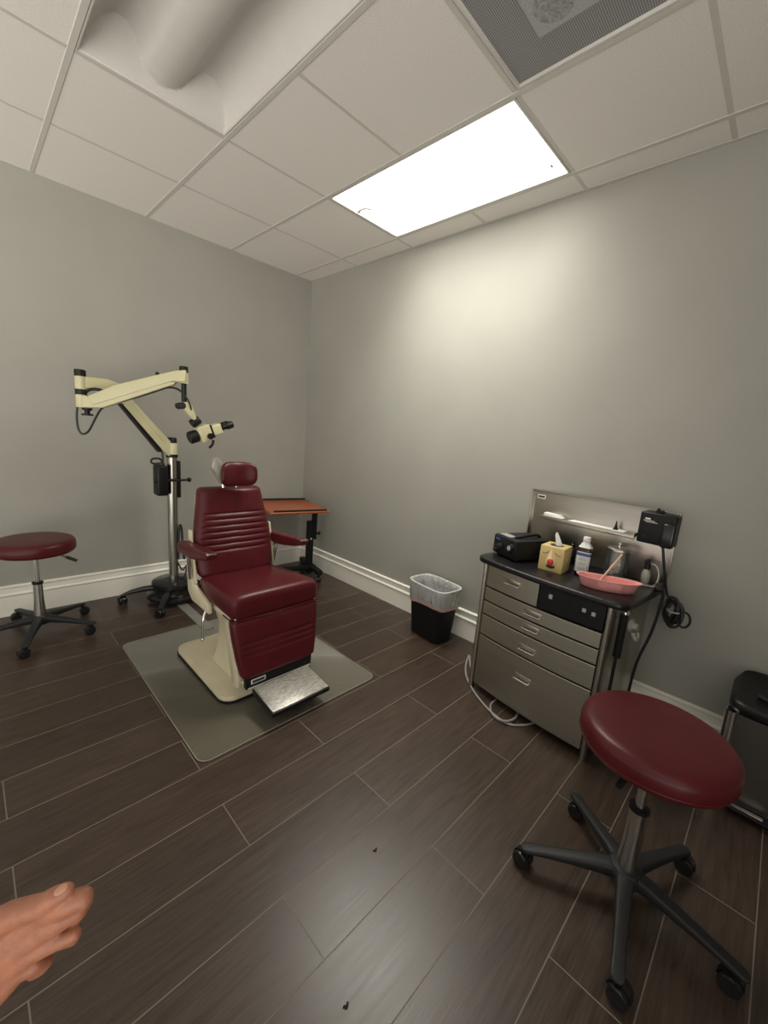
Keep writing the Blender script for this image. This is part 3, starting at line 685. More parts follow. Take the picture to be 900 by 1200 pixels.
# cord cover strip on the floor
o = MB().box((0, 0, 0.0), (0.07, 0.50, 0.008), bevel=0.003).build('cord_cover', 'strip'); o.location = (1.055, 2.785, 0.0045)
tag(o, 'flat grey cord cover strip on the floor behind the exam chair', 'cord cover')

# ------------------------------------------------------------------ overbed table
ot = thing('overbed_table', 'cherry red tilting overbed table on a black wheeled frame in the corner', 'table', (2.235, 3.06, 0), math.radians(-13))
m = MB(); m.box((-0.225, 0, 0.665), (0.53, 0.575, 0.020), bevel=0.008, seg=3); top = m.build('tabletop', 'cherry', ot)
MB().box((-0.225, -0.275, 0.681), (0.47, 0.014, 0.016), bevel=0.004).build('edge_lip', 'blackmatt', top); MB().box((-0.225, 0.278, 0.681), (0.50, 0.014, 0.018), bevel=0.004).build('edge_lip', 'blackmatt', top)
m = MB(); m.box((-0.02, 0, 0.27), (0.05, 0.075, 0.50), bevel=0.006); pst = m.build('post', 'blackmatt', ot)
m = MB(); m.box((0.018, 0.0, 0.50), (0.035, 0.06, 0.30), bevel=0.005); m.build('inner_post', 'blackmatt', ot)
m = MB(); m.box((-0.20, 0, 0.645), (0.42, 0.06, 0.022), bevel=0.005); m.build('top_support', 'blackmatt', ot)
m = MB(); m.lathe([(0.008, -0.03), (0.02, -0.028), (0.02, 0)], (-0.21, -0.14, 0.655), seg=16); m.build('knob', 'black', ot)
m = MB(); m.lathe([(0.012, 0), (0.012, 0.03), (0.018, 0.032), (0.018, 0.042)], (0.035, 0, 0.40), (1, 0, 0), 16); m.build('knob', 'black', ot)
m = MB(); m.lathe([(0.010, 0), (0.009, 0.004)], (-0.022, -0.038, 0.36), (0, -1, 0), 16); m.build('bolt', 'white', ot)
for y in (0.02,):
    m = MB(); m.box((0.0, 0, 0.085), (0.05, 0.46, 0.045), bevel=0.006); cross = m.build('base_bar', 'blackmatt', ot)
for y in (-0.03,):
    m = MB(); m.box((-0.20, y, 0.085), (0.38, 0.045, 0.04), bevel=0.006); fb = m.build('base_bar', 'blackmatt', ot); MB().box((-0.395, y, 0.083), (0.012, 0.05, 0.046), bevel=0.004).build('end_cap', 'white', fb)
for x, y in ((0.0, -0.205), (0.0, 0.20), (-0.37, -0.03)):
    caster_mb((x, y, 0.07), 0.8, r=0.027).build('caster', 'blackgloss', ot)

# ------------------------------------------------------------------ waste bin and liner
BR_ = math.radians(-7)
bn = thing('waste_bin', 'small black rectangular waste bin against the right wall', 'bin', (2.225, 1.59, 0), BR_)
def bring(z, a, b, n=5, wob=0.0, seed=0):
    r = sring((0, 0, z), X1, Y1, a, b, n, 64)
    if wob:
        for i, p in enumerate(r):
            k = 2 * PI * i / 64
            q = 1 + wob * (math.sin(7 * k + seed) + 0.7 * math.sin(11 * k + 2 * seed) + 0.5 * math.sin(17 * k + 3.1 * seed)) / 2
            p.x *= q; p.y *= q
    return r
m = MB(); H = 0.375
m.loft([bring(0.0, 0.080, 0.130), bring(0.006, 0.084, 0.134), bring(H - 0.015, 0.107, 0.166), bring(H - 0.010, 0.112, 0.171), bring(H, 0.112, 0.171), bring(H - 0.001, 0.104, 0.163), bring(0.02, 0.082, 0.130), bring(0.012, 0.06, 0.10)])
m.build('body', 'blackmatt', bn, angle=50)
li = thing('bin_liner', 'thin translucent plastic bag folded over the rim of the black bin', 'bag', (2.225, 1.59, 0), BR_)
m = MB()
rr_ = []
for z, a, b, wb, sd in ((0.255, 0.109, 0.163, 0.020, 1.0), (0.275, 0.113, 0.167, 0.022, 1.3), (0.31, 0.116, 0.172, 0.016, 1.9), (0.345, 0.117, 0.175, 0.010, 2.2), (0.372, 0.1165, 0.1755, 0.004, 2.4), (0.384, 0.1155, 0.1745, 0.002, 2.4), (0.388, 0.110, 0.169, 0.0, 2.4), (0.380, 0.1025, 0.1615, 0.002, 2.4), (0.34, 0.099, 0.157, 0.014, 3.0), (0.28, 0.093, 0.148, 0.03, 3.6), (0.20, 0.083, 0.132, 0.05, 4.4), (0.10, 0.072, 0.116, 0.06, 5.0), (0.04, 0.055, 0.09, 0.05, 5.5), (0.025, 0.02, 0.03, 0.0, 5.5)):
    rr_.append(bring(z, a, b, 4.5, wb, sd))
m.loft(rr_, cap=False); film = m.build('film', 'bag', li, angle=80)
m = MB(); r = bring(0.386, 0.1135, 0.1725, 4.5); m.tube(r + [r[0]], 0.0032, 6, smooth=0); m.build('rim_fold', 'white', li)
m = MB(); lo = bring(0.247, 0.111, 0.165, 4.5, 0.02, 1.0); hi = bring(0.272, 0.115, 0.170, 4.5, 0.022, 1.3)
for i, (p, q) in enumerate(zip(lo, hi)):
    dz = 0.012 * math.sin(2 * PI * i / 64 * 2 + 0.5) - 0.006 * math.sin(2 * PI * i / 64 * 5); p.z += dz; q.z += dz
m.loft([lo, hi], cap=False); m.build('hem', 'hem', li, angle=80)

# ------------------------------------------------------------------ steel cabinet
CR = math.radians(-6.5); CF = V((1.857, 0.413, 0)); CM = Matrix.Translation(CF) @ Matrix.Rotation(CR, 4, 'Z')
def cw(x, y, z): return CM @ V((x, y, z))
ca = thing('treatment_cabinet', 'stainless steel treatment cabinet with drawers, black top and tall back plate', 'cabinet', CF, CR)
W, D, ZT = 0.655, 0.44, 0.735
def bow(y, k=0.022): return -k * (1 - ((y - W / 2) / (W / 2)) ** 2)
def bowed(y0, y1, z0, z1, xoff=0.0, thick=0.018, n=14, k=0.022, inset=0.0015):
    """panel whose outer face follows the bowed front"""
    m = MB(); rings = []
    y0 += inset; y1 -= inset; z0 += inset; z1 -= inset
    for i in range(n + 1):
        y = y0 + (y1 - y0) * i / n; x = bow(y, k) + xoff
        rings.append([V((x, y, z0 + 0.002)), V((x - 0.0015, y, z0 + 0.004)), V((x - 0.0015, y, z1 - 0.004)), V((x, y, z1 - 0.002)), V((x + thick, y, z1)), V((x + thick, y, z0))])
    m.loft(rings); return m
m = MB()
m.box((D / 2 + 0.02, W - 0.008, ZT / 2 + 0.02), (D - 0.03, 0.016, ZT - 0.04)); m.box((D / 2 + 0.02, 0.008, ZT / 2 + 0.02), (D - 0.03, 0.016, ZT - 0.04))
m.box((D - 0.01, W / 2, ZT / 2 + 0.02), (0.016, W - 0.02, ZT - 0.04)); m.box((D / 2 + 0.01, W / 2, 0.052), (D - 0.02, W - 0.01, 0.014)); 
m.box((D / 2, W / 2, ZT - 0.012), (D - 0.04, W - 0.02, 0.02))
body = m.build('body', 'steel', ca)
for y in (0.006, W - 0.006):
    m = MB(); m.loft([[V((0.006 + 0.021 * math.cos(a), y + 0.014 * math.sin(a), z)) for a in [2 * PI * k / 24 for k in range(24)]] for z in (0.0, ZT)])
    m.build('corner_post', 'steelback', ca)
for x, y in ((D - 0.04, 0.03), (D - 0.04, W - 0.03)): MB().cyl((x, y, 0), (x, y, 0.05), 0.018, seg=16).build('foot', 'black', ca)
def handle(yc, zc, par):
    x = bow(yc) - 0.0015; sl = (bow(yc + 0.04) - bow(yc - 0.04)) / 0.08
    m = MB(); m.box((x - 0.0008, yc, zc + 0.004), (0.003, 0.092, 0.024), bevel=0.001, rot=(0, 0, -math.atan(sl))); pl_ = m.build('handle', 'steelback', par)
    m = MB(); m.tube([(x + sl * dy - ox, yc + dy, zc - 0.008) for dy, ox in ((-0.040, 0.0), (-0.038, 0.013), (-0.034, 0.015), (0.034, 0.015), (0.038, 0.013), (0.040, 0.0))], 0.0034, 8, smooth=2); m.build('pull_bar', 'chrome', par)
for y0, y1, z0, z1, hy, hz in ((0.322, W - 0.022, 0.612, ZT, 0.468, 0.685), (0.022, W - 0.022, 0.533, 0.609, 0.335, 0.573), (0.022, W - 0.022, 0.456, 0.531, 0.335, 0.498), (0.022, W - 0.022, 0.337, 0.454, 0.335, 0.386), (0.022, W - 0.022, 0.035, 0.335, 0.335, 0.226)):
    d = bowed(y0, y1, z0, z1).build('drawer', 'steel', ca, angle=15); handle(hy, hz, d)
pn_ = bowed(0.022, 0.320, 0.612, ZT, xoff=0.003).build('control_panel', 'black', ca, angle=15)
for y, z, hh2 in ((0.262, 0.690, 0.022), (0.108, 0.682, 0.018), (0.068, 0.678, 0.018)):
    m = MB(); m.box((bow(y) + 0.001, y, z), (0.008, 0.017, hh2), bevel=0.002); m.build('switch', 'switch', pn_)
# counter with rounded, bowed front
out = []
n = 20
for i in range(n + 1):
    y = -0.035 + (W + 0.07) * i / n; q = (y - W / 2) / (W / 2 + 0.035)
    out.append((-0.022 - 0.026 * (1 - q * q), y))
def corner(cx, cy, r, a0, a1):
    return [(cx + r * math.cos(math.radians(a0 + (a1 - a0) * k / 6)), cy + r * math.sin(math.radians(a0 + (a1 - a0) * k / 6))) for k in range(7)]
front = [(x, y) for x, y in out if 0.02 < y < W - 0.02]
poly = [(D + 0.0, -0.055), ] + list(reversed(corner(0.035, 0.005, 0.062, 180, 270))) + front + list(reversed(corner(0.035, W - 0.005, 0.062, 90, 180))) + [(D + 0.0, W + 0.055)]
m = MB(); m.prism([V((x, y, 0.750)) for x, y in poly], 0.030, bevel=0.009, seg=3); m.build('countertop', 'counter', ca, angle=30)
# back plate with returned edges
m = MB(); m.box((D + 0.006, 0.322, 0.935), (0.012, 0.755, 0.372), bevel=0.003)
for y in (-0.053, 0.697): m.box((D - 0.002, y, 0.935), (0.022, 0.006, 0.372), bevel=0.002)
m.box((D - 0.002, 0.322, 1.118), (0.022, 0.755, 0.006), bevel=0.002); bp_ = m.build('back_plate', 'steelback', ca)
m = MB(); m.box((D - 0.003, 0.640, 1.085), (0.003, 0.052, 0.024), bevel=0.001); npl = m.build('nameplate', 'white', bp_)
MB().box((D - 0.005, 0.640, 1.085), (0.0015, 0.040, 0.010)).build('nameplate', 'ink', bp_)
m = MB(); m.box((D - 0.036, 0.350, 0.985), (0.070, 0.50, 0.005), bevel=0.001); m.box((D - 0.070, 0.350, 0.977), (0.004, 0.50, 0.020), bevel=0.001); m.box((D - 0.036, 0.101, 0.982), (0.07, 0.004, 0.03), bevel=0.001); m.build('shelf', 'steelback', bp_)
# hose rest at the right flank
m = MB(); m.tube([(0.07, -0.024, 0.70), (0.075, -0.024, 0.50)], 0.016, 12, smooth=0); m.tube([(0.075, -0.022, 0.50), (0.08, -0.022, 0.25), (0.09, -0.022, 0.02)], 0.007, 8); sh = m.build('suction_hose', 'blackmatt', ca)
MB().lathe([(0.012, -0.016), (0.014, 0), (0.012, 0.014), (0.006, 0.018)], (0.066, -0.026, 0.706), (-0.4, -0.6, 0.4), 16).build('chrome_knob', 'chrome', sh)
m = MB(); m.lathe([(0.030, 0), (0.030, 0.008), (0.016, 0.012), (0.014, 0.030)], (0.24, -0.001, 0.60), (0, -1, 0), 20); m.tube([(0.23, -0.02, 0.57), (0.235, -0.03, 0.545), (0.27, -0.03, 0.53), (0.30, -0.02, 0.55)], 0.008, 8); m.build('pale_flank_shape', 'dim', ca)  # pale disc and curved bar on the right flank

# ------------------------------------------------------------------ things on the cabinet
ZK = 0.7652
LS = thing('light_source', 'black light source box with front knobs on the left end of the cabinet', 'medical device', cw(0.20, 0.58, ZK), CR + math.radians(-16))
m = MB(); m.box((0.0, 0, 0.060), (0.23, 0.185, 0.106), bevel=0.006); m.build('case', 'blackmatt', LS)
m = MB(); m.box((-0.117, 0, 0.060), (0.008, 0.178, 0.098), bevel=0.003); fpn = m.build('front_panel', 'blackgloss', LS)
for y, z, r in ((-0.06, 0.07, 0.020), (0.03, 0.055, 0.017), (0.06, 0.03, 0.010)):
    MB().lathe([(r, 0), (r * 0.9, 0.018), (r * 0.6, 0.020)], (-0.121, y, z), (-1, 0, 0), 20).build('knob', 'nylon', fpn)
MB().lathe([(0.013, 0), (0.012, 0.004)], (-0.139, -0.06, 0.07), (-1, 0, 0), 20).build('knob_cap', 'switch', fpn)
MB().box((-0.1215, 0.055, 0.092), (0.002, 0.035, 0.010)).build('badge', 'blue', fpn)
m = MB(); m.tube([(-0.08, -0.03, 0.116), (-0.02, -0.045, 0.128), (0.06, -0.03, 0.130), (0.10, -0.02, 0.118)], 0.008, 10); m.build('carry_handle', 'black', LS)
m = MB(); m.box((-0.075, 0.03, 0.1145), (0.05, 0.09, 0.003), bevel=0.001); m.build('label', 'greyink', LS)
for x in (-0.09, 0.09):
    for y in (-0.07, 0.07): MB().lathe([(0.010, 0), (0.009, 0.008)], (x, y, 0), seg=12).build('foot', 'black', LS)

TB = thing('tissue_box', 'yellow cardboard tissue box printed with a red tipped nose', 'tissue box', cw(0.165, 0.365, ZK), CR + math.radians(9))
S = 0.116
m = MB(); m.box((0, 0, 0.0625), (S, S, 0.125), bevel=0.0015); cbx = m.build('carton', 'tissuebox', TB)
m = MB(); m.lathe([(0.033, 0), (0.033, 0.0012)], (0, 0, 0.1250), seg=24); m.build('slot', 'ink', TB)
# printed face on the room side (-x)
fx = -S / 2 - 0.0008
m = MB()
for zt, hw in ((0,),) if False else (): pass
rings = [[V((fx, y * wv, z)) if abs(y) > 0.9 else V((fx - dp, y * wv, z)) for y in (1, 0.45, 0, -0.45, -1)] for z, wv, dp in ((0.112, 0.003, 0.002), (0.090, 0.011, 0.007), (0.068, 0.019, 0.012), (0.050, 0.025, 0.016), (0.036, 0.022, 0.012), (0.030, 0.013, 0.003))]
m.loft(rings, cap=False, closed=False); m.build('printed_nose', 'nose', cbx)
MB().sphere((fx - 0.012, -0.003, 0.050), 0.0165, 14, (0.55, 1, 1.1)).build('printed_nose_tip', 'red', cbx)
m = MB()
for s in (-1, 1): m.tube([(fx, s * 0.016, 0.098), (fx, s * 0.024, 0.090), (fx, s * 0.034, 0.086), (fx, s * 0.044, 0.088)], 0.0016, 6)
m.build('printed_brow', 'ink', cbx)
MB().sphere((fx, -0.002, 0.026), 0.022, 12, (0.07, 1, 0.5)).build('printed_mouth', 'ink', cbx)
ti = MB(); rings = []
for z, a, b in ((0.118, 0.020, 0.010), (0.135, 0.016, 0.008), (0.155, 0.013, 0.006), (0.175, 0.010, 0.004), (0.19, 0.004, 0.002)):
    rings.append([V((b * math.sin(k) * (1 + 0.4 * math.sin(3 * k)), a * math.cos(k) + 0.01 * math.sin(z * 40), z)) for k in [2 * PI * i / 16 for i in range(16)]])
ti.loft(rings).build('tissue', 'paper', TB)

BT = thing('solution_bottle', 'dark bottle with white cap and white blue label, right of the tissue box', 'bottle', cw(0.225, 0.250, ZK), CR + math.radians(10))
m = MB(); r0 = [sring((0, 0, z), X1, Y1, a, b, 3.2, 36) for z, a, b in ((0, 0.022, 0.030), (0.004, 0.025, 0.033), (0.128, 0.025, 0.033), (0.140, 0.023, 0.030), (0.160, 0.013, 0.016), (0.168, 0.0125, 0.0125), (0.180, 0.0125, 0.0125))]
m.loft(r0).build('body', 'amber', BT)
m = MB(); m.loft([sring((0, 0, z), X1, Y1, a, b, 3.2, 36) for z, a, b in ((0.139, 0.0238, 0.0308), (0.150, 0.0192, 0.0242), (0.160, 0.0142, 0.0172), (0.168, 0.0133, 0.0133))], cap=False); m.build('shoulder_seal', 'white', BT)
m = MB(); m.lathe([(0.016, 0.168), (0.017, 0.170), (0.017, 0.188), (0.015, 0.191)], seg=24); m.build('cap', 'white', BT)
m = MB(); m.loft([sring((0, 0, z), X1, Y1, 0.0256, 0.0336, 3.2, 36)[11:26] for z in (0.016, 0.118)], cap=False, closed=False); lab = m.build('label', 'label', BT)
m = MB(); m.loft([sring((0, 0, z), X1, Y1, 0.0259, 0.0339, 3.2, 36)[11:26] for z in (0.098, 0.113)], cap=False, closed=False); m.build('label_band', 'blue', lab)
m = MB()
for k, (z, ww) in enumerate(((0.088, 0.030), (0.080, 0.036), (0.062, 0.034), (0.054, 0.026), (0.040, 0.036), (0.033, 0.030))): m.box((-0.0258, 0, z), (0.0012, ww, 0.0022))
m.build('print', 'greyink', lab)

SB = thing('dropper_bottle', 'small black bottle partly hidden behind the yellow tissue box', 'bottle', cw(0.36, 0.375, ZK))
m = MB(); m.lathe([(0.018, 0), (0.020, 0.004), (0.020, 0.075), (0.012, 0.088), (0.009, 0.092)], seg=24); m.build('body', 'blackgloss', SB)
m = MB(); m.lathe([(0.012, 0.090), (0.012, 0.105), (0.007, 0.110), (0.006, 0.124), (0.003, 0.128)], seg=20); m.build('cap', 'black', SB)

JR = thing('glass_jar', 'clear glass jar with lid knob and cotton, behind the pink dish', 'jar', cw(0.325, 0.135, ZK), CR)
m = MB(); m.lathe([(0.046, 0), (0.051, 0.004), (0.051, 0.135), (0.050, 0.140), (0.0475, 0.140), (0.0475, 0.006), (0.02, 0.005)], seg=40); m.build('body', 'glass', JR)
m = MB(); m.lathe([(0.050, 0.141), (0.053, 0.143), (0.053, 0.152), (0.050, 0.154), (0.012, 0.157)], seg=40); jl = m.build('lid', 'steelback', JR)
MB().lathe([(0.006, 0.156), (0.005, 0.162), (0.009, 0.168), (0.009, 0.176), (0.004, 0.180)], seg=20).build('knob', 'chrome', jl)
random.seed(3); m = MB()
for k in range(6):
    a = random.random() * 6.28; r = 0.026 * random.random() ** 0.5; m.sphere((r * math.cos(a), r * math.sin(a), 0.022 + 0.0085 * k), 0.0145, 10, (1, 1, 0.8))
o = m.build('cotton_balls', 'cotton', JR); o['kind'] = 'stuff'

# pink kidney dish
dp = thing('emesis_dish', 'pink plastic kidney dish on the front right of the black counter', 'dish', cw(0.115, 0.080, ZK), CR + math.radians(29))
def kid(z, k, kx=1.0):
    r = []
    for i in range(56):
        a = 2 * PI * i / 56; y = 0.128 * k * math.cos(a); x = 0.046 * k * kx * math.copysign(abs(math.sin(a)) ** 0.85, math.sin(a))
        x += 0.030 * (1 - (math.cos(a)) ** 2) * -0.5 + 0.012
        r.append(V((x, y, z)))
    return r
m = MB(); m.loft([kid(0.0, 0.80, 0.8), kid(0.002, 0.84, 0.86), kid(0.046, 0.97, 0.98), kid(0.050, 1.03, 1.10), kid(0.0525, 1.03, 1.10), kid(0.0515, 0.96, 0.97), kid(0.006, 0.80, 0.80), kid(0.005, 0.4, 0.4)]); m.build('bowl', 'pink', dp, angle=50)
p0 = cw(0.086, 0.118, ZK + 0.0115); p1 = cw(0.262, 0.096, ZK + 0.142)
m = MB(); m.tube([p0, p1], 0.0050, 8, smooth=0); o = m.build('wooden_stick', 'wood', origin=p0); tag(o, 'pale wooden stick leaning from the pink dish against the glass jar', 'stick')

AT = thing('atomizer_bottle', 'small clear atomizer bottle with black top and curved tube, right end of counter', 'bottle', cw(0.385, 0.022, ZK), CR)
m = MB(); m.lathe([(0.016, 0), (0.019, 0.004), (0.019, 0.055), (0.013, 0.068), (0.010, 0.074), (0.010, 0.080)], seg=24); m.build('body', 'clear', AT)
m = MB(); m.lathe([(0.013, 0.076), (0.013, 0.098), (0.009, 0.104), (0.009, 0.118), (0.006, 0.124)], seg=20); m.box((-0.012, 0.004, 0.112), (0.04, 0.014, 0.014), bevel=0.004, rot=(0, 0.3, 0.2)); m.build('nozzle', 'black', AT)
m = MB(); m.tube([(0.004, -0.012, 0.105), (0.0, -0.035, 0.100), (-0.005, -0.053, 0.07), (-0.012, -0.055, 0.03), (-0.02, -0.045, 0.006), (-0.03, -0.025, 0.005), (-0.045, 0.0, 0.005)], 0.0038, 8); m.build('tube', 'clear', AT)

# on the shelf
GP = thing('gauze_pack', 'white paper packs lying on the left of the steel shelf', 'paper pack', cw(D - 0.038, 0.53, 0.9878), CR)
m = MB()
for k in range(3): m.box((0.004 * k - 0.004, 0.008 * k - 0.008, 0.003 + 0.005 * k), (0.055, 0.11 - 0.012 * k, 0.0045), bevel=0.002, rot=(0.03 * k, 0.02, 0.08 * k))
m.build('pack', 'paper', GP)
o = MB().box((0, 0, 0.002), (0.060, 0.28, 0.003), bevel=0.001).build('paper_strip', 'paper'); o.location = cw(D - 0.038, 0.29, 0.9878); o.rotation_euler = (0, 0, CR)
tag(o, 'white paper liner lying along the steel shelf right of the packs', 'paper')
o = MB().lathe([(0.012, 0), (0.012, 0.003), (0.008, 0.010), (0.004, 0.030), (0.003, 0.042), (0.001, 0.044)], seg=20).build('ear_speculum', 'black'); o.location = cw(D - 0.040, 0.198, 0.9912)
tag(o, 'tiny black pointed speculum standing on the steel shelf', 'speculum')

# charger
CG = thing('diagnostic_charger', 'black wall charger box hung on the right of the back plate', 'charger', cw(D - 0.054, 0.010, 0.962), CR)
m = MB(); m.box((0.003, 0.0, 0.078), (0.072, 0.150, 0.148), bevel=0.010, seg=3); hs_ = m.build('housing', 'black', CG)
m = MB(); m.box((-0.044, -0.055, 0.060), (0.03, 0.055, 0.112), bevel=0.012, seg=3); m.build('handle_well', 'blackgloss', CG)
m = MB(); m.lathe([(0.010, 0), (0.010, 0.010), (0.006, 0.018), (0.006, 0.022)], (-0.005, 0.012, 0.151), seg=16); m.sphere((-0.005, -0.004, 0.158), 0.010, 10); m.build('probe_top', 'black', CG)
m = MB(); m.box((-0.0335, 0.040, 0.121), (0.0012, 0.022, 0.007)); m.box((-0.0335, 0.034, 0.112), (0.0012, 0.046, 0.0025)); m.box((-0.0335, 0.024, 0.106), (0.0012, 0.050, 0.0018)); m.build('white_print', 'white', CG)
m = MB(); m.lathe([(0.006, 0), (0.005, 0.002)], (-0.033, 0.045, 0.035), (-1, 0, 0), 14); m.build('indicator', 'nylon', CG)

# charger cord with its tied bundle
PC = thing('power_cord', 'black cord hanging from the charger to a tied bundle behind the cabinet corner', 'cord', cw(D - 0.06, -0.03, 0.96), CR)
o0 = V((D - 0.06, -0.03, 0.96))
def lc(x, y, z): return V((x, y, z)) - o0
m = MB(); m.tube([lc(D - 0.098, -0.033, 0.975), lc(D - 0.08, -0.050, 0.88), lc(D - 0.05, -0.066, 0.78), lc(D - 0.04, -0.078, 0.735)], 0.006, 8); m.build('cord', 'cord', PC)
bx0 = V((D - 0.020, -0.105, 0.0)); m = MB(); random.seed(5)
for k in range(6):
    a = k * 1.05; r = 0.030 + 0.006 * (k % 3); c = bx0 + V((0.0, -0.010 * (k % 3) + 0.012, 0.70 - 0.006 * k)); pts = []
    for i in range(13):
        q = 2 * PI * i / 12; pts.append(V((c.x + 0.010 * math.sin(q + a) + 0.004 * k - 0.012, c.y + r * 0.75 * math.cos(q) , c.z + (0.055 + 0.006 * (k % 2)) * math.sin(q) - 0.02)) - o0)
    m.tube(pts, 0.0052, 6)
for k, (dy, r) in enumerate(((-0.018, 0.020), (-0.050, 0.024))):
    pts = [V((bx0.x - 0.01, bx0.y + dy + r * math.cos(2 * PI * i / 12), 0.630 + 0.018 * k + r * 1.5 * math.sin(2 * PI * i / 12))) - o0 for i in range(13)]; m.tube(pts, 0.0052, 6)
bd = m.build('cord_bundle', 'cord', PC)
m = MB(); pts = [V((bx0.x - 0.008 + 0.022 * math.cos(q), bx0.y - 0.005 + 0.026 * math.sin(q), 0.672)) - o0 for q in [2 * PI * i / 12 for i in range(13)]]; m.tube(pts, 0.0035, 6); m.build('twist_tie', 'switch', bd)
m = MB(); m.box(lc(D - 0.045, -0.038, 0.745), (0.075, 0.05, 0.045), bevel=0.012, seg=3, rot=(0.5, 0.2, 0.3)); m.build('plug', 'black', PC) if False else m.bm.free()

PG = thing('plug_adapter', 'black plug adapter on the rear right corner of the counter', 'plug', cw(D - 0.085, -0.050, 0.7655), CR)
m = MB(); m.box((0.0, 0.0, 0.014), (0.10, 0.034, 0.026), bevel=0.009, seg=3, rot=(0, 0, 0.25)); m.build('body', 'black', PG)
m = MB(); m.tube([(-0.02, -0.008, 0.012), (-0.015, -0.022, 0.004), (-0.012, -0.024, -0.05), (-0.015, -0.012, -0.2), (-0.02, 0.020, -0.38), (-0.02, 0.028, -0.60), (-0.03, 0.028, -0.755)], 0.0065, 8); m.build('cord', 'cord', PG)

# grey hose coiled on the floor
hp_ = [(549.5, 768), (546, 779), (546, 790), (551, 803), (564, 822), (582, 840), (598, 849), (616, 849.5), (628, 846)]
m = MB(); base_h = on_floor(590, 830); base_h.z = 0
m.tube([on_floor(x, y, 0.006) - base_h for x, y in hp_], 0.0055, 8)
m.tube([on_floor(x, y, 0.0065) - base_h for x, y in ((550, 769), (552, 783), (558, 796), (570, 807), (584, 815))], 0.0055, 8)
m.tube([on_floor(x, y, 0.0065 + dz) - base_h for x, y, dz in ((581, 820, 0), (575, 826, 0), (576, 835, 0.002), (583, 842, 0.010), (593, 845, 0.012), (603, 842, 0.008), (607, 834, 0), (605, 828, 0))], 0.0055, 8)
o = m.build('floor_hose', 'hose'); o.location = base_h; tag(o, 'thin grey hose looped on the floor at the left foot of the cabinet', 'hose')
q0 = cw(0.06, W + 0.035, 0)
m = MB(); m.tube([V((0, 0, 0.45)), V((0.0, 0.012, 0.36)), V((-0.004, 0.0, 0.28)), V((0, 0.014, 0.21)), V((-0.006, 0.002, 0.14)), V((0, 0.012, 0.08)), V((0.02, 0.004, 0.01)), V((0.06, 0.0, 0.006))], 0.0055, 8)
o = m.build('side_cable', 'cord'); o.location = q0; tag(o, 'dark wavy cable hanging down the left side of the cabinet', 'cable')

# ------------------------------------------------------------------ step bin at the right edge
SBN = thing('step_bin', 'black and steel pedal trash can at the right edge of the photo', 'trash can', (2.215, -0.185, 0))
def sb(z, a, b, n=5): return sring((0, 0, z), X1, Y1, a, b, n, 56)
m = MB(); m.loft([sb(0.035, 0.150, 0.165, 7), sb(0.40, 0.156, 0.172, 7)]); bd_ = m.build('body', 'darksteel', SBN)
for s in (-1, 1): 
    m = MB(); m.loft([[V((-0.138 + 0.026 * math.cos(a), s * (0.155 + zz * 0.02) + 0.024 * math.sin(a), zz)) for a in [2 * PI * k / 24 for k in range(24)]] for zz in (0.04, 0.405)])
    m.build('corner_strip', 'chrome', SBN)
m = MB(); m.loft([sb(0.0, 0.152, 0.172), sb(0.004, 0.156, 0.176), sb(0.034, 0.156, 0.176), sb(0.040, 0.150, 0.170)]); m.build('base', 'black', SBN)
m = MB(); rings = []
for z, k in ((0.405, 0.97), (0.412, 1.0), (0.436, 1.0), (0.444, 0.985)): rings.append(sb(z, 0.166 * k, 0.182 * k, 6))
r2 = [V(p) for p in sb(0.452, 0.150, 0.164, 6)]
for p in r2: p.z += 0.030 * (p.x + 0.15) / 0.3
r3 = [V(p) for p in sb(0.440, 0.120, 0.130, 5)]
for p in r3: p.z += 0.030 * (p.x + 0.15) / 0.3
r4 = [V(p) for p in sb(0.434, 0.06, 0.07, 4)]
for p in r4: p.z += 0.025 * (p.x + 0.15) / 0.3
rings += [r2, r3, r4]
m.loft(rings); lid = m.build('lid', 'black', SBN, angle=50)
m = MB(); m.tube([(-0.04, 0.10, 0.456), (-0.05, 0.05, 0.452), (-0.055, -0.05, 0.452), (-0.04, -0.10, 0.456)], 0.010, 8); m.build('lid_recess', 'nylon', lid)
m = MB(); m.box((-0.175, 0.04, 0.030), (0.05, 0.17, 0.014), bevel=0.006); pd = m.build('pedal', 'black', SBN)
m = MB(); m.box((-0.182, 0.055, 0.0395), (0.018, 0.10, 0.004), bevel=0.0012); m.build('pedal_strip', 'chrome', pd)

# ------------------------------------------------------------------ crumbs on the floor
for k, (px, py, lab_) in enumerate(((440, 997, 'tiny dark crumb on the floor tiles at the middle of the photo'), (406, 1180, 'tiny dark crumb on the floor tiles at the bottom edge'))):
    p = on_floor(px, py); p.z = 0.002; m = MB(); m.sphere((0, 0, 0), 0.0045, 8, (1.3, 0.8, 0.5)); m.sphere((0.006, 0.003, 0), 0.003, 8, (1, 1, 0.6)); m.sphere((-0.005, 0.004, 0), 0.0025, 8, (1.5, 0.7, 0.6))
    o = m.build('floor_crumb', 'dirt'); o.location = p; tag(o, lab_, 'crumb')

